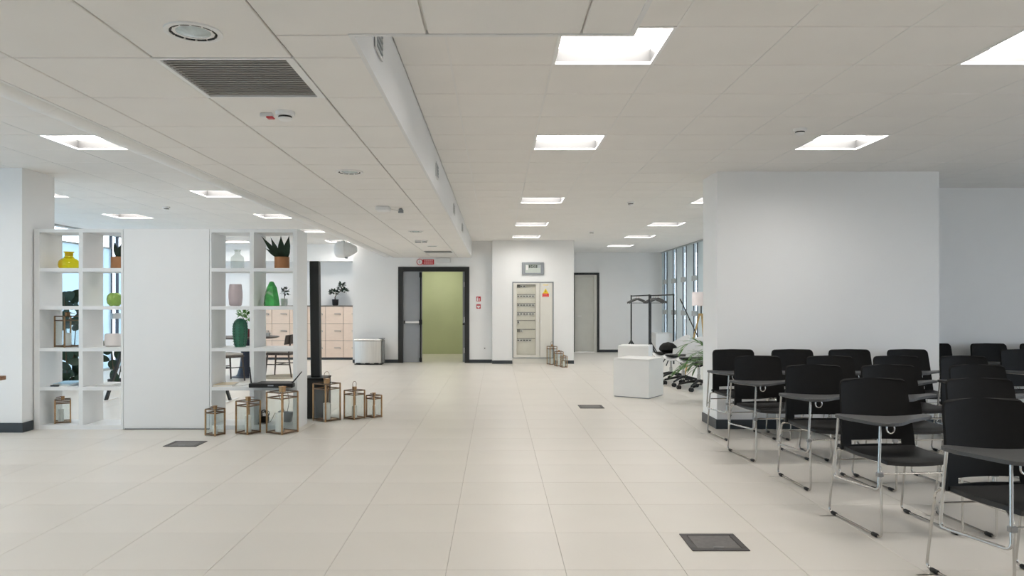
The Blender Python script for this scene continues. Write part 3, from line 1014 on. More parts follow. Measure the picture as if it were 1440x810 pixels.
# faceted green glass
mb = MB()
prof = [(0.001, 0.003), (0.085, 0.003), (0.088, 0.02), (0.076, 0.12), (0.056, 0.2), (0.022, 0.265), (0.002, 0.27)]
mb.lathe(prof, 6, caps=False)
rr = random.Random(3)
for v in mb.bm.verts:
    if 0.02 < v.co.z < 0.26:
        v.co.z += rr.uniform(-.03, .03)
        v.co.x *= rr.uniform(.93, 1.05)
        v.co.y *= rr.uniform(.93, 1.05)
bmesh.ops.triangulate(mb.bm, faces=mb.bm.faces)
o = mb.build('faceted_vase', 'green_facet')
o.location = (X(382, 7.98), 7.98, TOPS[3])
tag(o, 'bright green faceted glass cone on the right shelf', 'vase')


def leafy(t, n, c, r, sz, m, seed, squash=1.0):
    """a loose clump of small leaves built as one part"""
    g = random.Random(seed)
    mb = MB()
    for k in range(n):
        a, b = g.uniform(0, 2 * PI), g.uniform(-0.6, 1.2)
        d = Vector((math.cos(a) * math.cos(b), math.sin(a) * math.cos(b), math.sin(b) * squash))
        q = Vector(c) + d * r * g.uniform(0.25, 0.9)
        mb.leaf(q, q + (d + Vector((g.uniform(-.5, .5), g.uniform(-.5, .5), g.uniform(-.5, .4)))).normalized() * sz * g.uniform(.7, 1.2), sz * 0.55, normal=(g.uniform(-.5, .5), g.uniform(-1, 0), 1), n=3, fold=0.15)
    return mb.build('foliage', m, t, True)


t = thing('potted_plant', 'small dark plant in a white pot beside the green glass cone', 'plant', (X(400, 8.1), 8.1, TOPS[3]))
MB().lathe([(0.03, 0), (0.034, 0.005), (0.036, 0.085), (0.032, 0.085), (0.03, 0.07)], 20).build('pot', 'pot_white', t, True)
MB().tube([(0, 0, 0.07), (0.004, 0, 0.13), (-0.004, 0, 0.19)], 0.004, 6).build('stem', 'stem', t)
leafy(t, 34, (0, 0, 0.15), 0.055, 0.035, 'leaf_dark', 4)


def book(label, px, d, z, sx, sy, h, cover, rz=0.0, name='magazine'):
    t = thing(name, label, 'book', (X(px, d), d, z), rz)
    MB().box(-sx / 2, sx / 2, -sy / 2, sy / 2, h - 0.0015, h).box(-sx / 2, sx / 2, -sy / 2, sy / 2, 0, 0.0015).box(-sx / 2, -sx / 2 + 0.002, -sy / 2, sy / 2, 0.0015, h - 0.0015).build('cover', cover, t)
    MB().box(-sx / 2 + 0.002, sx / 2 - 0.004, -sy / 2 + 0.003, sy / 2 - 0.003, 0.0015, h - 0.0015).build('pages', 'paper', t)
    return t


book('white magazine lowest in the left shelf stack', 95, 7.99, TOPS[1], 0.22, 0.29, 0.012, 'book_white', 0.1)
book('blue magazine in the middle of the left shelf stack', 99, 7.99, TOPS[1] + 0.012, 0.20, 0.27, 0.014, 'book_blue', -0.15)
book('pale blue magazine on top of the left shelf stack', 99, 8.0, TOPS[1] + 0.026, 0.19, 0.26, 0.010, 'book_blue', 0.2)
o = MB().box(-0.045, 0.045, -0.03, 0.03, 0, 0.014, bev=0.003).build('card_case', 'pot_black')
o.location = (X(78.5, 7.86), 7.86, TOPS[1])
tag(o, 'small dark case beside the blue magazines', 'case')
book('grey-white magazine in the second cell beside the blue magazines', 158, 7.99, TOPS[1], 0.21, 0.29, 0.011, 'book_grey', 0.05)
book('white magazine lying on the grey-white magazine', 154, 8.0, TOPS[1] + 0.011, 0.21, 0.28, 0.008, 'book_white', -0.08)
book('beige book in the cell left of the router', 318, 7.98, TOPS[1], 0.21, 0.28, 0.018, 'book_beige', 0.12, 'book')
book('thin white magazine beside the beige book', 340, 8.03, TOPS[1], 0.13, 0.2, 0.007, 'book_white', -0.1)

# router on the front edge of the right shelf
t = thing('wifi_router', 'flat black router with two antennas on the right shelf', 'router', (X(382.5, 7.74), 7.74, TOPS[1]))
hw = 0.232
MB().box(-hw, hw, -0.05, 0.045, 0.004, 0.048, bev=0.006).build('body', 'black_plastic', t)
MB().box(-0.19, 0.17, 0.045, 0.24, 0.004, 0.044, bev=0.004).build('rear_housing', 'black_plastic', t)
for k in range(3):
    MB().box(-0.15 + 0.13 * k, -0.13 + 0.13 * k, 0.1, 0.22, 0.0, 0.004).build('foot', 'pot_black', t)
MB().box(-0.03, 0.03, -0.0515, -0.049, 0.02, 0.034).build('front_label', 'frame_grey', t)
MB().tube([(-hw + 0.012, 0, 0.045), (-hw - 0.004, 0, 0.22)], 0.008, 8, r_end=0.005).build('antenna', 'black_plastic', t, True)
MB().tube([(hw - 0.02, 0, 0.045), (hw + 0.085, 0, 0.17)], 0.008, 8, r_end=0.005).build('antenna', 'black_plastic', t, True)

# cable clutter in the bottom cell
pts = []
for k in range(70):
    a = k / 70 * 2 * PI * 4.0
    r = 0.045 + 0.012 * math.sin(k * 0.9)
    pts.append((r * math.cos(a), 0.03 * math.sin(k * 0.31), 0.075 + r * math.sin(a) * 1.15))
t = thing('cable_coil', 'coil of black cable in the bottom cell of the right shelf', 'cable', (X(372, 7.98), 7.98, TOPS[0]))
MB().tube(pts, 0.0045, 6).build('coil', 'black_plastic', t, True)
MB().box(-0.045, 0.045, -0.03, 0.03, 0, 0.07, bev=0.01).build('plug_block', 'black_plastic', t)
MB().tube(fillet([(-0.05, -0.05, 0.006), (-0.04, -0.09, 0.004), (0.03, -0.1, 0.004), (0.09, -0.08, 0.02), (0.1, 0.05, 0.1)], 0.05), 0.003, 6).build('lead', 'black_plastic', t, True)
t = thing('power_adapter', 'dark grey power adapter behind the large lantern in the bottom cell', 'adapter', (X(400, 8.05), 8.05, TOPS[0]))
MB().box(-0.075, 0.075, -0.04, 0.04, 0.0, 0.115, bev=0.008, m=Matrix.Rotation(0.12, 4, 'Y')).build('body', 'frame_grey', t)
MB().tube(fillet([(0.0, 0, 0.1), (-0.03, -0.02, 0.24), (-0.08, 0.02, 0.3), (-0.03, 0.08, 0.34)], 0.08), 0.003, 6).build('lead', 'black_plastic', t, True)
MB().tube(fillet([(0.03, 0, 0.1), (0.06, -0.02, 0.22), (0.03, 0.02, 0.32), (0.0, 0.1, 0.35)], 0.08), 0.003, 6).build('lead', 'black_plastic', t, True)

# ------------------------------------------------------------------ black post
t = thing('black_post', 'tall black post on a black box base right of the shelf', 'post', (X(444, 8.6), 8.71, 0))
MB().box(-0.16, 0.115, -0.17, 0.17, 0, 0.455, bev=0.006).build('base_box', 'black_paint', t)
MB().box(-0.165, 0.12, -0.175, 0.175, 0.455, 0.475, bev=0.004).build('base_lid', 'black_plastic', t)
mb = MB().box(-0.055, 0.055, -0.05, 0.05, 0.475, 1.85, bev=0.006)
for v in mb.bm.verts:
    v.co.x -= (v.co.z - 0.475) * 0.012 + 0.02
mb.build('column', 'black_paint', t)

# ------------------------------------------------------------------ lockers
LYF = 17.5
lw = 25.2 * LYF / F
lk_x0 = X(357, LYF)
lz = 1.30
tile_l = None
for n in range(6):
    x0 = lk_x0 + n * lw
    x1 = min(x0 + lw, XN)
    if x1 - x0 < 0.1:
        break
    lab = ['leftmost wood locker stack seen through the right shelf', 'second wood locker stack from the left, behind the right shelf', 'third wood locker stack from the left, partly behind the shelf side', 'fourth wood locker stack, behind the black post', 'fifth wood locker stack, under the bonsai plant', 'rightmost wood locker stack, against the white wall'][n]
    t = thing('locker', lab, 'locker', (x0, LYF, 0), 0, 'pale wooden lockers')
    w_ = x1 - x0
    MB().box(0, w_, 0.02, 0.48, 0.05, lz - 0.02).build('carcass', 'locker_gap', t)
    MB().box(0, w_, 0.03, 0.46, 0, 0.05).build('plinth', 'baseboard', t)
    MB().box(0, w_, -0.005, 0.49, lz - 0.02, lz).build('top_board', 'locker_gap', t)
    rows = 3
    hh = (lz - 0.025 - 0.055) / rows
    for k in range(rows):
        z0 = 0.055 + k * hh
        dr = MB().box(0.004, w_ - 0.004, 0, 0.018, z0 + 0.003, z0 + hh - 0.004, bev=0.002).build('door', 'locker', t)
        if w_ > 0.3:
            MB().box(w_ * .5, w_ * .84, -0.018, -0.008, z0 + hh * .55, z0 + hh * .57 + 0.008).box(w_ * .5, w_ * .5 + 0.012, -0.018, 0.0, z0 + hh * .55, z0 + hh * .57 + 0.008).box(w_ * .82, w_ * .84, -0.018, 0.0, z0 + hh * .5, z0 + hh * .57 + 0.008).build('handle', 'steel_dark', dr)
t = thing('bonsai', 'small bonsai tree in a black pot on top of the lockers', 'plant', (X(471.5, 17.72), 17.72, lz))
MB().lathe([(0.055, 0), (0.07, 0.02), (0.08, 0.15), (0.072, 0.15), (0.068, 0.13)], 24).build('pot', 'pot_black', t, True)
MB().tube(fillet([(0, 0, 0.13), (-0.01, 0, 0.2), (0.03, 0, 0.27), (0.12, 0, 0.33), (0.16, 0, 0.45)], 0.05), 0.013, 8, r_end=0.005).tube([(0.02, 0, 0.26), (-0.05, 0, 0.31)], 0.007, 6).build('trunk', 'stem', t, True)
leafy(t, 70, (-0.03, 0, 0.32), 0.11, 0.075, 'leaf_dark', 11, .55)
leafy(t, 60, (0.2, 0, 0.36), 0.10, 0.075, 'leaf_dark', 12, .6)
leafy(t, 60, (0.16, 0, 0.47), 0.095, 0.075, 'leaf_dark', 13, .8)

# ------------------------------------------------------------------ steel pedal bin
bx0, bx1 = X(498.7, 16.1), X(535.5, 16.1)
t = thing('pedal_bin', 'wide brushed steel recycling bin with three pedals against the wall', 'bin', ((bx0 + bx1) / 2, 16.08, 0))
hw = (bx1 - bx0) / 2
mb = MB()
mb.sheet(14, 2, lambda u, v: Vector((-hw + 2 * hw * u, 0.03 - 0.05 * math.sin(PI * u), 0.04 + 0.48 * v)), 0.0)
mb.build('front', 'steel', t, True)
MB().box(-hw, hw, 0.035, 0.32, 0.02, 0.52, bev=0.012, seg=2).build('body', 'steel', t)
MB().box(hw, hw + 0.045, 0.12, 0.34, 0.03, 0.53, bev=0.01).build('rear_spine', 'steel_dark', t)
MB().box(-hw - 0.004, hw + 0.01, -0.01, 0.33, 0.525, 0.56, bev=0.012, seg=2).build('lid', 'steel', t)
MB().box(hw - 0.06, hw + 0.05, 0.1, 0.3, 0.545, 0.575, bev=0.008).build('hinge_cap', 'frame_grey', t)
MB().box(-hw, hw + 0.02, 0.0, 0.32, 0, 0.02).build('base', 'black_plastic', t)
for k in range(3):
    MB().box(-hw + 0.04 + 0.2 * k, -hw + 0.13 + 0.2 * k, -0.05, 0.05, 0.012, 0.04, bev=0.006).build('pedal', 'black_plastic', t)

# ------------------------------------------------------------------ electrical cabinet
t = thing('electrical_cabinet', 'cream metal electrical cabinet with glazed door of breakers', 'cabinet', (CX0, YE, 0))
W = CX1 - CX0
S = YE / F
zb = Z(503, YE)
MB().box(0.005, W - 0.005, 0.01, 0.04, 0.0, zb - 0.005).build('plinth', 'cream_metal', t)
MB().box(0.004, W - 0.004, 0.055, 0.38, zb, CZ1 - 0.01).build('body', 'cream_metal', t)
MB().box(0, 0.018, -0.012, 0.1, zb, CZ1).box(W - 0.024, W, -0.012, 0.1, zb - 0.02, CZ1).box(0.018, W - 0.024, -0.012, 0.1, CZ1 - 0.02, CZ1).box(0.018, W - 0.024, -0.004, 0.1, zb - 0.012, zb).build('surround', 'frame_grey', t)
xs = X(759, YE) - CX0
wx0, wx1, wz0, wz1 = X(726.5, YE) - CX0, X(753.5, YE) - CX0, Z(499, YE), Z(400, YE)
dl = MB()
dl.box(0.022, wx0, -0.006, 0.03, zb + 0.006, CZ1 - 0.024).box(wx1, xs - 0.006, -0.006, 0.03, zb + 0.006, CZ1 - 0.024).box(wx0, wx1, -0.006, 0.03, zb + 0.006, wz0).box(wx0, wx1, -0.006, 0.03, wz1, CZ1 - 0.024)
dl = dl.build('glazed_door', 'cream_metal', t)
MB().box(wx0, wx1, 0.008, 0.012, wz0, wz1).build('pane', 'cabinet_glass', dl)
MB().box(xs - 0.035, xs - 0.02, -0.02, -0.006, 0.93, 1.0, bev=0.004).build('handle', 'sign_white', dl)
dr = MB().box(xs + 0.006, W - 0.026, -0.006, 0.03, zb + 0.006, CZ1 - 0.024, bev=0.002).build('plain_door', 'cream_metal', t)
MB().box(xs + 0.02, xs + 0.035, -0.02, -0.006, 0.90, 0.97, bev=0.004).build('handle', 'sign_white', dr)
g = random.Random(5)
for n, (py, cnt) in enumerate(((402, 3), (416, 6), (428.5, 6), (441, 6), (452.5, 1), (465, 2), (478, 5))):
    z = Z(py, YE)
    wrow = wx1 - wx0 - 0.02
    r = MB().box(wx0 + 0.01, wx1 - 0.01, 0.048, 0.06, z + 0.02, z + 0.034).build('rail', 'breaker', t)
    for k in range(cnt):
        step = wrow / 6.2
        big = n in (0, 5) and k == 0
        x = wx0 + 0.012 + step * k
        MB().box(x, x + step * (0.9 if not big else 1.1), 0.04, 0.06, z - 0.038, z + 0.02, bev=0.003).build('breaker', 'breaker' if big else 'shell_grey', r)
        if not big:
            MB().box(x + step * .15, x + step * .6, 0.030, 0.045, z - 0.020, z + 0.002).build('switch', 'black_plastic', r)
# stickers on the right door
lx, lz_ = X(767.3, YE) - CX0, Z(409, YE)
MB().prism([(lx - 0.065, Z(412.6, YE)), (lx + 0.065, Z(412.6, YE)), (lx, Z(405.6, YE))], -0.009, -0.006, 'XZ').build('warning_triangle', 'yellow_sign', dr)
MB().prism([(lx - .006, Z(411.6, YE)), (lx + .012, Z(409.2, YE)), (lx + .001, Z(409.2, YE)), (lx + .010, Z(407.2, YE)), (lx - .012, Z(409.9, YE)), (lx, Z(409.9, YE))], -0.011, -0.009, 'XZ').build('bolt_mark', 'black_plastic', dr)
MB().box(lx - 0.072, lx + 0.072, -0.009, -0.006, Z(417.5, YE), Z(412.7, YE)).build('danger_label', 'red_bright', dr)
for k in range(2):
    MB().box(lx - 0.055, lx + 0.055 - k * 0.02, -0.010, -0.009, Z(416.6 - 1.9 * k, YE), Z(416.0 - 1.9 * k, YE)).build('print_line', 'sign_pink', dr)
MB().box(lx - 0.066, lx + 0.066, -0.009, -0.006, Z(404.2, YE), Z(400, YE)).build('type_plate', 'sign_white', dr)
MB().box(lx - 0.06, lx + 0.06, -0.010, -0.009, Z(401.4, YE), Z(400.4, YE)).build('print_line', 'yellow_sign', dr)
MB().box(lx - 0.05, lx + 0.045, -0.010, -0.009, Z(403.6, YE), Z(403.1, YE)).build('print_line', 'transom', dr)

# ------------------------------------------------------------------ wall display and signs
t = thing('wall_display', 'grey framed display panel on the wall above the electrical cabinet', 'display', (X(749.4, YE), YE, Z(377.4, YE)))
a, b = 15.4 * S, 8.4 * S
ia, ib0, ib1 = 10.9 * S, -6.4 * S, 5.5 * S
MB().box(-a, -ia, -0.05, 0, -b, b, bev=0.006).box(ia, a, -0.05, 0, -b, b, bev=0.006).box(-ia, ia, -0.05, 0, -b, ib0, bev=0.004).box(-ia, ia, -0.05, 0, ib1, b, bev=0.004).build('frame', 'frame_grey', t)
sn = MB().box(-ia, ia, -0.03, -0.005, ib0, ib1).build('screen', 'screen', t)
MB().box(-5.9 * S, 6.1 * S, -0.033, -0.03, 0.5 * S, 4.6 * S).build('dark_field', 'screen_dark', sn)
MB().box(-9.6 * S, -6.9 * S, -0.033, -0.03, -2.4 * S, 4.6 * S).build('side_field', 'sign_white', sn)
MB().box(6.3 * S, 10.2 * S, -0.033, -0.03, 0.5 * S, 4.6 * S).build('grey_field', 'transom', sn)
tx = bpy.data.curves.new('digits', 'FONT')
tx.body = 'S420'
tx.size = 4.6 * S
tx.extrude = 0.001
tx.align_x = 'CENTER'
tx.materials.append(M['screen'])
tmp = bpy.data.objects.new('digits_curve', tx)
o = link('digits', bpy.data.meshes.new_from_object(tmp), 'screen', sn)
bpy.data.objects.remove(tmp)
o.location = (0.1 * S, -0.0345, 1.0 * S)
o.rotation_euler = (PI / 2, 0, 0)

S6 = YD / F
t = thing('red_door_sign', 'red sign with a round emblem above the double door', 'sign', (X(598.3, YD), YD, Z(368.4, YD)))
MB().box(-4 * S6, 12 * S6, -0.012, 0, -3.6 * S6, 3.6 * S6, bev=0.002).build('plate', 'red_sign', t)
MB().lathe([(4.5 * S6, 0), (4.5 * S6, 0.018)], 28, axis='Y', c=(-8 * S6, -0.018, 0)).build('round_rim', 'red_sign', t)
MB().lathe([(3.6 * S6, 0), (3.6 * S6, 0.004)], 28, axis='Y', c=(-8 * S6, -0.022, 0)).build('round_face', 'sign_white', t)
MB().box(-8.5 * S6, -7.4 * S6, -0.024, -0.022, -1.8 * S6, 2 * S6).build('emblem', 'transom', t)
for k, (u0, u1) in enumerate(((-1.8, 10.8), (-2.2, 10.8))):
    for q in range(5):
        x0 = u0 + (u1 - u0) * q / 5
        MB().box(x0 * S6, (x0 + (u1 - u0) / 5 * .82) * S6, -0.0135, -0.012, (1.6 - 3.0 * k - .9) * S6, (1.6 - 3.0 * k + .9) * S6).build('lettering', 'sign_pink', t)
t = thing('emergency_lamp', 'pale wall box beside the red door sign', 'lamp', (X(623, YD), YD, Z(366.5, YD)))
MB().box(-0.17, 0.17, -0.05, 0, -0.06, 0.06, bev=0.012).build('housing', 'white_lacquer', t)
MB().box(-0.15, 0.15, -0.056, -0.05, -0.05, 0.01, bev=0.004).build('lens', 'shelf_white', t)

t = thing('fire_sign', 'red extinguisher sign on the wall right of the double door', 'sign', (X(673, YD), YD, Z(420.3, YD)))
MB().box(-3.1 * S6, 3.1 * S6, -0.006, 0, -3.5 * S6, 3.3 * S6, bev=0.001).build('plate', 'red_sign', t)
MB().lathe([(0.9 * S6, -2.8 * S6), (0.95 * S6, 0.6 * S6), (0.4 * S6, 1.6 * S6), (0.3 * S6, 2.4 * S6)], 12, c=(-1.3 * S6, -0.008, 0)).build('bottle_mark', 'sign_white', t, True)
MB().box(0.9 * S6, 1.8 * S6, -0.008, -0.006, -2.6 * S6, 1.0 * S6).box(-1.3 * S6, -0.2 * S6, -0.008, -0.006, 1.8 * S6, 2.3 * S6).build('flame_mark', 'sign_white', t)
t = thing('hose_sign', 'red and white fire sign below the extinguisher sign', 'sign', (X(673, YD), YD, Z(431, YD)))
MB().box(-3.0 * S6, 3.0 * S6, -0.006, 0, -3.0 * S6, 3.0 * S6, bev=0.001).build('plate', 'red_sign', t)
MB().prism([(-2.2 * S6, 1.2 * S6), (2.2 * S6, 1.2 * S6), (2.2 * S6, -0.4 * S6), (0.6 * S6, -2.2 * S6), (-0.8 * S6, -2.2 * S6), (-2.2 * S6, -0.6 * S6)], -0.009, -0.006, 'XZ').build('heart_mark', 'sign_white', t)
t = thing('wall_socket', 'tiny wall socket low on the wall right of the double door', 'socket', (X(681.7, YD), YD, Z(489.8, YD)))
MB().box(-0.03, 0.03, -0.008, 0, -0.03, 0.03, bev=0.003).build('plate', 'white_lacquer', t)
MB().lathe([(0.012, 0), (0.012, 0.006)], 12, axis='Y', c=(0, -0.012, 0)).build('plug_hole', 'black_plastic', t)

# ------------------------------------------------------------------ furniture behind the shelf
# round table with a waisted pedestal
tb = (X(345, 13.4), 13.4)
t = thing('round_table', 'round dark table on a waisted navy pedestal behind the right shelf', 'table', (tb[0], tb[1], 0))
MB().lathe([(0.001, 0.715), (0.56, 0.715), (0.60, 0.725), (0.60, 0.738), (0.59, 0.742), (0.001, 0.742)], 40, caps=False).build('table_top', 'dark_wood', t, True)
MB().lathe([(0.17, 0.018), (0.14, 0.06), (0.10, 0.2), (0.075, 0.42), (0.085, 0.6), (0.11, 0.715)], 24).build('pedestal', 'navy', t, True)
MB().lathe([(0.24, 0), (0.24, 0.012), (0.17, 0.02)], 32).build('base_plate', 'navy', t, True)
t = thing('table_plant', 'leafy plant in a dark red pot on the round table', 'plant', (X(347.5, 13.3), 13.3, 0.742))
MB().lathe([(0.05, 0), (0.06, 0.01), (0.075, 0.14), (0.07, 0.14), (0.066, 0.12)], 20).build('pot', 'pot_red', t, True)
MB().tube([(0, 0, 0.12), (0.0, 0, 0.3)], 0.006, 6).tube([(0, 0, 0.2), (-0.08, 0, 0.36)], 0.005, 6).build('stem', 'stem', t)
leafy(t, 46, (0.0, 0, 0.34), 0.14, 0.085, 'leaf_light', 21)
leafy(t, 26, (-0.08, 0, 0.42), 0.08, 0.08, 'leaf_light', 22)
t = thing('coffee_cup', 'grey cup on the right edge of the round table', 'cup', (X(377, 13.35), 13.35, 0.742))
MB().lathe([(0.001, 0.002), (0.03, 0.002), (0.04, 0.03), (0.042, 0.075), (0.039, 0.075), (0.036, 0.02)], 20, caps=False).build('body', 'book_grey', t, True)
MB().tube([(0.04, 0, 0.06), (0.065, 0, 0.055), (0.065, 0, 0.03), (0.04, 0, 0.025)], 0.005, 6).build('handle', 'book_grey', t, True)


def dining_chair(label, loc, rz):
    t = thing('dining_chair', label, 'chair', loc, rz, 'dark wooden chairs at the round table')
    MB().box(-0.23, 0.23, -0.23, 0.22, 0.41, 0.45, bev=0.012).build('seat_frame', 'dark_wood', t)
    MB().box(-0.215, 0.215, -0.22, 0.2, 0.45, 0.485, bev=0.016, seg=2).build('seat', 'cushion_grey', t)
    for sx in (-1, 1):
        MB().tube([(sx * 0.2, -0.2, 0.43), (sx * 0.225, -0.235, 0.0)], 0.018, 8, r_end=0.012).build('leg', 'dark_wood', t, True)
        MB().tube([(sx * 0.2, 0.25, 0.75), (sx * 0.2, 0.19, 0.43), (sx * 0.23, 0.26, 0.0)], 0.018, 8, r_end=0.012).build('leg', 'dark_wood', t, True)
        MB().tube([(sx * 0.215, -0.215, 0.24), (sx * 0.215, 0.22, 0.24)], 0.009, 8).build('stretcher', 'dark_wood', t, True)
    MB().tube([(-0.215, 0.0, 0.24), (0.215, 0.0, 0.24)], 0.009, 8).build('stretcher', 'dark_wood', t, True)
    MB().sheet(12, 3, lambda u, v: Vector((-0.26 + 0.52 * u, 0.27 - 0.13 * (2 * u - 1) ** 2 + 0.03 * v, 0.62 + 0.17 * v - 0.02 * (2 * u - 1) ** 2)), 0.018).build('backrest', 'dark_wood', t, True)
    return t


dining_chair('dark wooden chair with a curved back right of the round table', (X(397, 13.45), 13.45, 0), R_(-95))
dining_chair('dark wooden chair seen through the cell below the cactus vase', (X(317, 12.7), 12.7, 0), R_(140))
o = MB().lathe([(0.001, 0.0), (0.42, 0.0), (0.43, 0.006), (0.42, 0.012), (0.001, 0.012)], 40, caps=False).build('round_rug', 'rug', smooth=False)
o.location = (-3.92, 13.45, 0)
tag(o, 'round woven beige rug under the dark chair behind the right shelf', 'rug')

# long white table right behind the shelf
t = thing('work_table', 'long white table with splayed black legs behind the white shelf', 'table', (-4.54, 10.1, 0))
MB().box(-0.80, 0.80, -0.32, 0.32, 0.715, 0.74, bev=0.004).build('table_top', 'white_lacquer', t)
for sx in (-1, 1):
    MB().box(-0.014, 0.014, -0.03, 0.03, 0, 0.71, m=Matrix(((1, 0, -sx * 0.33, sx * 0.86), (0, 1, 0, 0), (0, 0, 1, 0.005), (0, 0, 0, 1)))).build('leg', 'black_paint', t)
    MB().box(sx * 0.86 - 0.02, sx * 0.86 + 0.02, -0.30, 0.30, 0, 0.012, bev=0.003).build('foot_bar', 'white_lacquer', t)
# wooden table at the left edge of the picture
t = thing('side_desk', 'brown wooden table top reaching in at the left picture edge', 'table', (-4.62, 5.8, 0))
MB().box(-0.46, 0.46, -0.40, 0.40, 0.70, 0.735, bev=0.004).build('table_top', 'brown_wood', t)
for sx in (-1, 1):
    for sy in (-1, 1):
        MB().tube([(sx * 0.2 - 0.2, sy * 0.3, 0.70), (sx * 0.2 - 0.2, sy * 0.33, 0.0)], 0.018, 8).build('leg', 'black_paint', t, True)


def rubber_plant(label, loc, zones, h1, seed):
    """zones: (count, z0, z1, reach, leaf length)"""
    t = thing('rubber_plant', label, 'plant', loc, 0, 'rubber plants behind the left shelf')
    MB().lathe([(0.10, 0), (0.115, 0.01), (0.12, 0.15), (0.11, 0.15), (0.105, 0.12)], 24).build('pot', 'pot_black', t, True)
    MB().lathe([(0.105, 0.125), (0.002, 0.13)], 20, caps=False).build('soil', 'soil', t)
    g = random.Random(seed)
    for s_ in range(3):
        a = 2 * PI * s_ / 3 + 0.4
        MB().tube(fillet([(0.03 * math.cos(a), 0.03 * math.sin(a), 0.12), (0.08 * math.cos(a), 0.08 * math.sin(a), h1 * 0.5), (0.13 * math.cos(a), 0.1 * math.sin(a), h1 - 0.05)], 0.2), 0.010, 6, r_end=0.005).build('stem', 'stem', t, True)
    me = None
    k = 0
    for (n, z0, z1, reach, ln) in zones:
        for q in range(n):
            z = z0 + (z1 - z0) * (q + 0.5) / n
            a = k * 2.4 + seed
            k += 1
            r = reach * g.uniform(0.25, 1.0)
            p = Vector((r * math.cos(a), r * math.sin(a) * 0.7, z))
            if me is None:
                o = MB().leaf((-0.5, 0, 0), (0.5, 0, 0), 0.66, normal=(0, 0, 1), bend=0.05, n=8, fold=0.10, shape=lambda f: math.sin(PI * min(1, 0.02 + f * 0.97)) ** 0.6).build('leaf', 'leaf_dark', t, True)
                me = o.data
            else:
                o = link('leaf', me, None, t)
            o.location = p
            L = ln * g.uniform(0.8, 1.15)
            o.rotation_euler = (R_(90) + g.uniform(-.5, .5), g.uniform(-1.3, 1.3), g.uniform(-.5, .5))
            o.scale = (L, L, L)
    return t


rubber_plant('tall dark rubber plant behind the left column of shelf cells', (X(97, 11.4), 11.4, 0), ((26, 0.12, 0.66, 0.26, 0.20), (8, 0.95, 1.2, 0.2, 0.2), (9, 1.2, 1.52, 0.22, 0.2)), 1.5, 1)
rubber_plant('dark rubber plant behind the second column of shelf cells', (X(163, 11.6), 11.6, 0), ((13, 0.18, 0.70, 0.28, 0.21),), 0.75, 5)

# ------------------------------------------------------------------ white cubes
def cube(label, cx, cy, s, h, rz):
    t = thing('display_cube', label, 'cube', (cx, cy, 0), rz, 'white display cubes')
    MB().box(-s / 2, s / 2, -s / 2, s / 2, 0.012, h - 0.02, bev=0.003).build('body', 'white_lacquer', t)
    MB().box(-s / 2, s / 2, -s / 2, s / 2, h - 0.018, h, bev=0.003).build('top_board', 'white_lacquer', t)
    MB().box(-s / 2 + 0.01, s / 2 - 0.01, -s / 2 + 0.01, s / 2 - 0.01, 0, 0.012).build('foot', 'frame_grey', t)


cube('white display cube nearest, left of the swivel chairs', 2.075, 10.66, 0.545, 0.56, R_(-34))
cube('white display cube behind the nearest cube', 2.62, 13.75, 0.56, 0.565, R_(-20))
cube('white display cube by the far window corner', X(936, 19.2), 19.3, 0.60, 0.58, 0)

# ------------------------------------------------------------------ coat racks
def coat_rack(label, a, b, hang, group='black coat racks'):
    a, b = Vector((*a, 0)), Vector((*b, 0))
    t = thing('coat_rack', label, 'coat rack', a, 0, group)
    v = b - a
    H_ = 1.54
    for e in (Vector((0, 0, 0)), v):
        MB().tube([e + Vector((0, 0, 0.03)), e + Vector((0, 0, H_ + 0.02))], 0.018, 8).build('post', 'black_paint', t, True)
        for k in range(4):
            an = PI / 4 + k * PI / 2
            MB().tube([e + Vector((0, 0, 0.42)), e + Vector((0.3 * math.cos(an), 0.3 * math.sin(an), 0.012))], 0.012, 8).build('leg', 'black_paint', t, True)
    MB().tube([Vector((0, 0, H_)), v + Vector((0, 0, H_))], 0.014, 8).build('rail', 'black_paint', t, True)
    for n, f in enumerate(hang):
        p = a + v * f
        h = thing('coat_hanger', '%s dark clothes hanger on the %s' % (['first', 'second', 'third', 'fourth'][n], label), 'hanger', (p.x, p.y, H_ - 0.004), R_(6 * n - 8), 'hangers on the coat racks')
        MB().tube([(0, 0, 0.018)] + [(0.022 * math.sin(u), 0, 0.0 + 0.020 * math.cos(u)) for u in (0.6, 1.4, 2.2, 3.0)] + [(0, 0, -0.06)], 0.003, 6).build('hook', 'light_wood', h, True)
        mb = MB()
        mb.sheet(12, 2, lambda u, w: Vector((-0.22 + 0.44 * u, -0.012 + 0.024 * (w - 0.5), -0.06 - 0.10 * abs(2 * u - 1) ** 1.3 - 0.035 * w)), 0.02)
        mb.build('shoulder', 'hanger_grey', h, True)
        MB().tube([(-0.21, 0, -0.175), (0.21, 0, -0.175)], 0.007, 6).build('bar', 'hanger_grey', h, True)
    return t


coat_rack('black coat rack further left before the end wall', (X(887.7, 18.6), 18.6), (X(913, 17.0), 17.0), (0.3, 0.42))
coat_rack('black coat rack nearer the tall windows', (X(915, 17.7), 17.7), (X(947.4, 15.9), 15.9), (0.12, 0.22, 0.34))

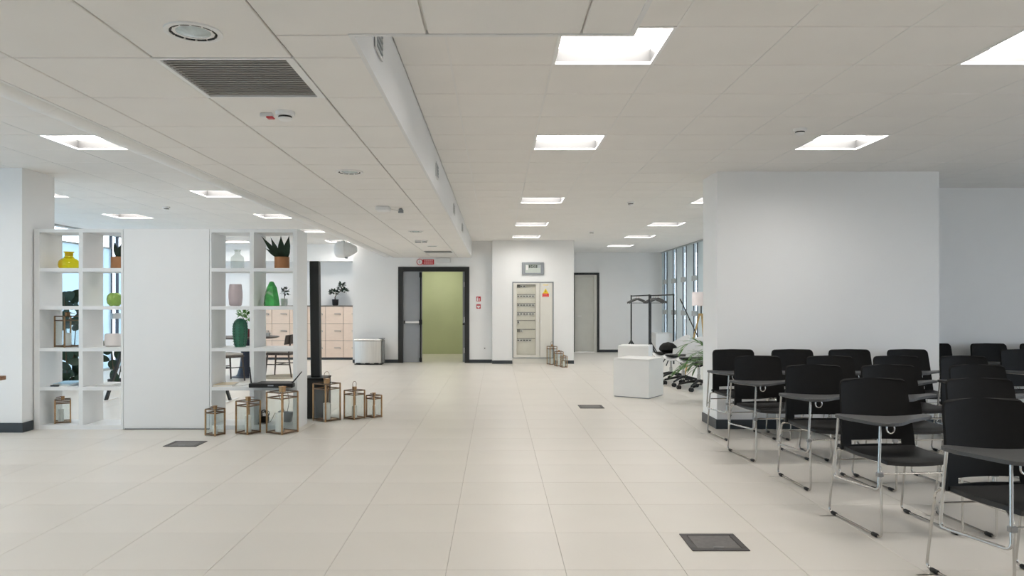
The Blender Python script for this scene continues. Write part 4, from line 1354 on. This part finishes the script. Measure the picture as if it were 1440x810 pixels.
# ------------------------------------------------------------------ swivel chairs
def swivel(label, loc, rz, cushion=False):
    t = thing('swivel_chair', label, 'chair', loc, rz, 'pale swivel chairs')
    # chair faces -Y in its own space
    MB().sheet(12, 10, lambda u, v: Vector(((u - 0.5) * 0.50 * (1 - 0.10 * v), -0.25 + 0.47 * v, 0.455 + 0.04 * (2 * u - 1) ** 2 + 0.03 * max(0, v - 0.75) * 4 - 0.03 * max(0, 0.12 - v) * 8)), 0.02).build('seat_shell', 'shell_grey', t, True)

    def bk(u, v):
        a = PI * (u - 0.5) * 1.15
        r = 0.25 + 0.05 * v
        ht = 0.33 * (0.35 + 0.65 * math.cos(a * 0.85) ** 2)
        return Vector((r * math.sin(a), -0.02 + r * math.cos(a) * 1.0 + 0.05 * v, 0.47 + ht * v))
    MB().sheet(18, 6, bk, 0.015).build('back_shell', 'shell_grey', t, True)
    MB().sheet(10, 8, lambda u, v: Vector(((u - 0.5) * 0.42, -0.22 + 0.38 * v, 0.485 + 0.02 * math.sin(PI * u) + 0.03 * (2 * u - 1) ** 2 * 0.5)), 0.02).build('seat_pad', 'seat_black', t, True)
    if cushion:
        MB().lathe([(0.001, 0.0), (0.14, 0.005), (0.17, 0.04), (0.15, 0.10), (0.09, 0.15), (0.001, 0.17)], 20, c=(0, -0.05, 0.51), caps=False, mod=lambda a, z: 1 + 0.12 * math.cos(2 * a)).build('cushion', 'seat_black', t, True)
    MB().box(-0.09, 0.09, -0.09, 0.09, 0.40, 0.425, bev=0.008).build('mount', 'black_plastic', t)
    br = MB()
    for k in range(4):
        a = PI / 4 + k * PI / 2
        br.tube([(0.02 * math.cos(a), 0.02 * math.sin(a), 0.37), (0.19 * math.cos(a), 0.19 * math.sin(a), 0.452)], 0.014, 8)
    br.build('bracket', 'black_plastic', t, True)
    MB().tube([(0, 0, 0.12), (0, 0, 0.42)], 0.02, 12).tube([(0, 0, 0.1), (0, 0, 0.24)], 0.027, 12).build('gas_post', 'chrome', t, True)
    lg = cs = None
    for k in range(5):
        a = 2 * PI * k / 5 + 0.3
        if lg is None:
            o = MB().tube([(0, 0, 0.15), (0.14, 0, 0.125), (0.30, 0, 0.085)], 0.024, 8, r_end=0.014).build('base_leg', 'black_plastic', t, True)
            lg = o.data
        else:
            o = link('base_leg', lg, None, t)
        o.rotation_euler = (0, 0, a)
        if cs is None:
            c = MB().lathe([(0.028, -0.012), (0.032, -0.006), (0.032, 0.006), (0.028, 0.012)], 18, axis='Y', c=(0, -0.018, 0)).lathe([(0.028, -0.012), (0.032, -0.006), (0.032, 0.006), (0.028, 0.012)], 18, axis='Y', c=(0, 0.018, 0)).tube([(-0.01, 0, 0.01), (0, 0, 0.06)], 0.008, 6).build('caster', 'black_plastic', o, True)
            cs = c.data
        else:
            c = link('caster', cs, None, o)
        c.location = (0.30, 0, 0.0325)
        c.rotation_euler = (0, 0, 0.7 * k)
    return t


swivel('pale swivel chair with a black cushion, farthest of the swivel chairs', (3.03, 12.68, 0), R_(-80), True)
swivel('pale swivel chair in the middle of the swivel chair group', (3.07, 12.0, 0), R_(-78))
swivel('pale swivel chair nearest, partly behind the palm leaves', (3.147, 11.36, 0), R_(-72))

# ------------------------------------------------------------------ floor lamp, stand, palm
t = thing('floor_lamp', 'wooden tripod floor lamp with a pale pink drum shade', 'lamp', (X(986, 13.0), 13.0, 0))
MB().lathe([(0.155, 1.307), (0.16, 1.307), (0.155, 1.55), (0.15, 1.55)], 32, caps=False).build('shade', 'shade', t, True)
MB().lathe([(0.02, 1.36), (0.035, 1.40), (0.035, 1.44), (0.01, 1.47)], 16).build('bulb', 'sign_white', t, True)
MB().tube([(0, 0, 1.16), (0, 0, 1.37)], 0.012, 8).tube([(-0.15, 0, 1.53), (0.15, 0, 1.53)], 0.003, 6).tube([(0, 0, 1.36), (0, 0, 1.53)], 0.003, 6).build('stem', 'black_paint', t, True)
MB().lathe([(0.05, 1.13), (0.05, 1.17)], 16).build('hub', 'light_wood', t, True)
for k in range(3):
    a = 2.7 + k * 2 * PI / 3
    MB().tube([(0.03 * math.cos(a), 0.03 * math.sin(a), 1.15), (0.30 * math.cos(a), 0.30 * math.sin(a), 0.012)], 0.016, 8).build('leg', 'light_wood', t, True)
t = thing('slanted_stand', 'thin black slanting rod of a stand in front of the floor lamp', 'stand', (3.80, 12.5, 0))
MB().lathe([(0.14, 0), (0.14, 0.015), (0.02, 0.03)], 24).build('base', 'black_paint', t, True)
top = at(956.3, 420, 12.5) - Vector((3.80, 12.5, 0))
MB().tube([(0, 0, 0.02), tuple(top)], 0.009, 8).build('rod', 'black_paint', t, True)
MB().lathe([(0.013, -0.015), (0.013, 0.015)], 12, c=tuple(top * 0.75)).build('clamp', 'black_plastic', t, True)

t = thing('potted_palm', 'green palm with narrow leaflets peeking out behind the white block', 'plant', (3.02, 9.9, 0))
MB().lathe([(0.13, 0), (0.15, 0.02), (0.18, 0.48), (0.165, 0.48), (0.16, 0.44)], 24).build('pot', 'pot_black', t, True)
MB().lathe([(0.16, 0.445), (0.002, 0.45)], 20, caps=False).build('soil', 'soil', t)
g = random.Random(8)
for k in range(13):
    a = PI + g.uniform(-1.0, 1.0) if k < 9 else g.uniform(0, 2 * PI)
    L = g.uniform(0.36, 0.55)
    up = g.uniform(0.12, 0.5)
    pts = []
    for j in range(8):
        f = j / 7
        pts.append(Vector((math.cos(a) * L * f, math.sin(a) * L * f * 0.8, 0.46 + up * math.sin(f * 1.9) - 0.16 * f * f)))
    fr = MB().tube(pts, 0.006, 5, r_end=0.002).build('frond', 'palm', t, True)
    lf = MB()
    for j in range(2, 8):
        d = (pts[j] - pts[j - 1]).normalized()
        s = d.cross(Vector((0, 0, 1))).normalized()
        for sg in (-1, 1):
            q = pts[j] if j < 7 else pts[j]
            lf.leaf(q, q + (d * 0.75 + s * sg * 0.55 + Vector((0, 0, -0.12))).normalized() * g.uniform(0.16, 0.23), 0.027, normal=(0, 0, 1), n=4, bend=0.04, fold=0.2)
    lf.build('leaflets', 'palm', fr, True)

# ------------------------------------------------------------------ black chairs with writing tablets
def tablet_chair():
    t = thing('tablet_chair', '', 'chair')

    def seat(u, v):
        x = (u - 0.5) * 2
        wd = 0.232 * (1 - 0.06 * (1 - v)) * (1 - 0.12 * max(0, 0.12 - v) / 0.12)
        y = -0.255 + 0.45 * v
        z = 0.448 - 0.012 * math.sin(PI * v) + 0.012 * x * x - 0.018 * max(0, (0.22 - v) / 0.22) ** 2
        return Vector((x * wd, y, z))
    MB().sheet(10, 12, seat, 0.022).build('seat', 'seat_pad', t, True, angle=50)

    zl = [0.432, 0.458, 0.487, 0.52, 0.56, 0.62, 0.70, 0.78, 0.83, 0.850, 0.862, 0.868]
    xf = [-1, -0.86, -0.70, -0.52, -0.35, -0.17, 0, 0.17, 0.35, 0.52, 0.70, 0.86, 1]

    def back(u, v):
        z = zl[round(v * (len(zl) - 1))]
        x = xf[round(u * (len(xf) - 1))]
        hw = 0.246 - 0.024 * (z - 0.43) / 0.43
        top = 0.868
        if z > top - 0.04:
            q = (z - (top - 0.04)) / 0.04
            hw -= 0.034 * (1 - math.sqrt(max(0, 1 - q * q)))
        y = 0.185 + 0.06 * ((z - 0.43) / 0.43) ** 1.2 - 0.045 * x * x
        return Vector((x * hw, y, z))
    MB().sheet(len(xf) - 1, len(zl) - 1, back, 0.014, skip=lambda i, j: j == 1 and 2 <= i <= 9).build('backrest', 'seat_black', t, True, angle=50)
    for sx in (-1, 1):
        fr = MB().tube(fillet([(sx * 0.215, -0.20, 0.425), (sx * 0.245, -0.272, 0.40), (sx * 0.245, -0.278, 0.012), (sx * 0.245, 0.275, 0.012), (sx * 0.24, 0.215, 0.42), (sx * 0.215, 0.15, 0.43)], 0.035), 0.0068, 8).build('side_frame', 'chrome', t, True)
        for y in (-0.215, 0.215):
            MB().lathe([(0.0105, -0.024), (0.012, -0.02), (0.012, 0.02), (0.0105, 0.024)], 10, axis='Y', c=(sx * 0.245, y, 0.0125)).build('glide', 'black_plastic', fr, True)
        MB().tube([(sx * 0.215, -0.2, 0.425), (sx * 0.215, 0.16, 0.428)], 0.0068, 8).build('seat_rail', 'chrome', t, True)
    MB().tube([(-0.243, -0.262, 0.372), (0.243, -0.262, 0.372)], 0.0055, 8).build('crossbar', 'chrome', t, True)
    MB().tube([(-0.243, 0.19, 0.36), (0.243, 0.19, 0.36)], 0.0055, 8).build('crossbar', 'chrome', t, True)
    arm = MB().tube(fillet([(-0.325, 0.03, 0.652), (-0.335, 0.06, 0.285), (-0.268, -0.285, 0.285), (-0.225, -0.235, 0.652)], 0.03), 0.0078, 8).build('arm_frame', 'chrome', t, True)
    MB().box(-0.272, -0.238, -0.29, -0.262, 0.36, 0.385, bev=0.003).box(-0.345, -0.235, 0.20, 0.215, 0.0, 0.0).build('clamp', 'steel_dark', arm)
    MB().tube([(-0.335, 0.055, 0.33), (-0.243, 0.205, 0.33)], 0.006, 6).build('arm_brace', 'chrome', arm, True)
    pl = [(-0.34, 0.045), (-0.315, 0.08), (-0.265, 0.07), (-0.19, 0.0), (-0.10, -0.04), (0.0, -0.045), (0.11, -0.02), (0.19, 0.012), (0.228, 0.025), (0.24, 0.005), (0.237, -0.035),
          (0.19, -0.08), (0.10, -0.125), (-0.02, -0.20), (-0.10, -0.27), (-0.155, -0.305), (-0.235, -0.31), (-0.27, -0.28), (-0.30, -0.18), (-0.335, -0.04)]
    # outline smoothing
    P2 = [Vector((a, b, 0)) for a, b in pl]
    P2 = fillet(P2, 0.03, 2, closed=True)
    MB().prism([(p.x, p.y) for p in P2], 0.650, 0.668, bev=0.004).build('writing_tablet', 'tablet', t)
    MB().tube([(-0.30, 0.02, 0.644), (-0.21, -0.22, 0.644)], 0.006, 6).build('tablet_bracket', 'chrome', t, True)
    MB().tube([(-0.197, -0.25, 0.65), (-0.199, -0.255, 0.632)] + [(-0.176 + 0.023 * math.cos(u), -0.255, 0.628 + 0.026 * math.sin(u)) for u in [PI + PI * k / 8 for k in range(9)]] + [(-0.155, -0.25, 0.65)], 0.0045, 8).build('bag_hook', 'chrome', t, True)
    return t


proto = tablet_chair()
ROWS = [
    (3.45, [(2.45, 6, 'black tablet chair nearest to the camera at the right picture edge')]),
    (4.45, [(2.41, 5, 'black tablet chair second from the camera at the aisle, large tablet in full view'),
            (3.08, 3, 'black tablet chair directly behind the nearest chair')]),
    (5.48, [(2.47, 2, 'black tablet chair at the aisle, third row from the camera'),
            (3.06, 5, 'black tablet chair third row from the camera, second from the aisle'),
            (3.74, 2, 'black tablet chair third row from the camera, third from the aisle'),
            (4.36, 3, 'black tablet chair cut by the right picture edge, third row from the camera')]),
    (6.46, [(2.40, 7, 'black tablet chair at the aisle, fourth row from the camera'),
            (3.05, 4, 'black tablet chair fourth row from the camera, second from the aisle'),
            (3.66, 5, 'black tablet chair fourth row from the camera, third from the aisle'),
            (4.26, 2, 'black tablet chair fourth row, below the right edge of the white block')]),
    (7.40, [(2.48, 5, 'black tablet chair against the white block, nearest its left corner'),
            (3.09, 4, 'black tablet chair against the white block, second from its left corner'),
            (3.68, 3, 'black tablet chair against the white block, third from its left corner'),
            (4.29, 5, 'black tablet chair against the white block, near its right edge'),
            (5.46, 3, 'black tablet chair in front of the recessed wall, fifth row')]),
    (8.55, [(5.24, 4, 'black tablet chair in the recess, half hidden by the white block edge'),
            (5.90, 3, 'black tablet chair in the recess, in the middle of the back row'),
            (6.49, 3, 'black tablet chair in the recess, cut by the right picture edge')]),
]
first = True
for y, row in ROWS:
    for (x, rz, lab) in row:
        o = proto if first else copy_tree(proto)
        first = False
        o.location = (x, y, 0)
        o.rotation_euler = (0, 0, R_(rz))
        tag(o, lab, 'chair', 'black chairs with writing tablets')
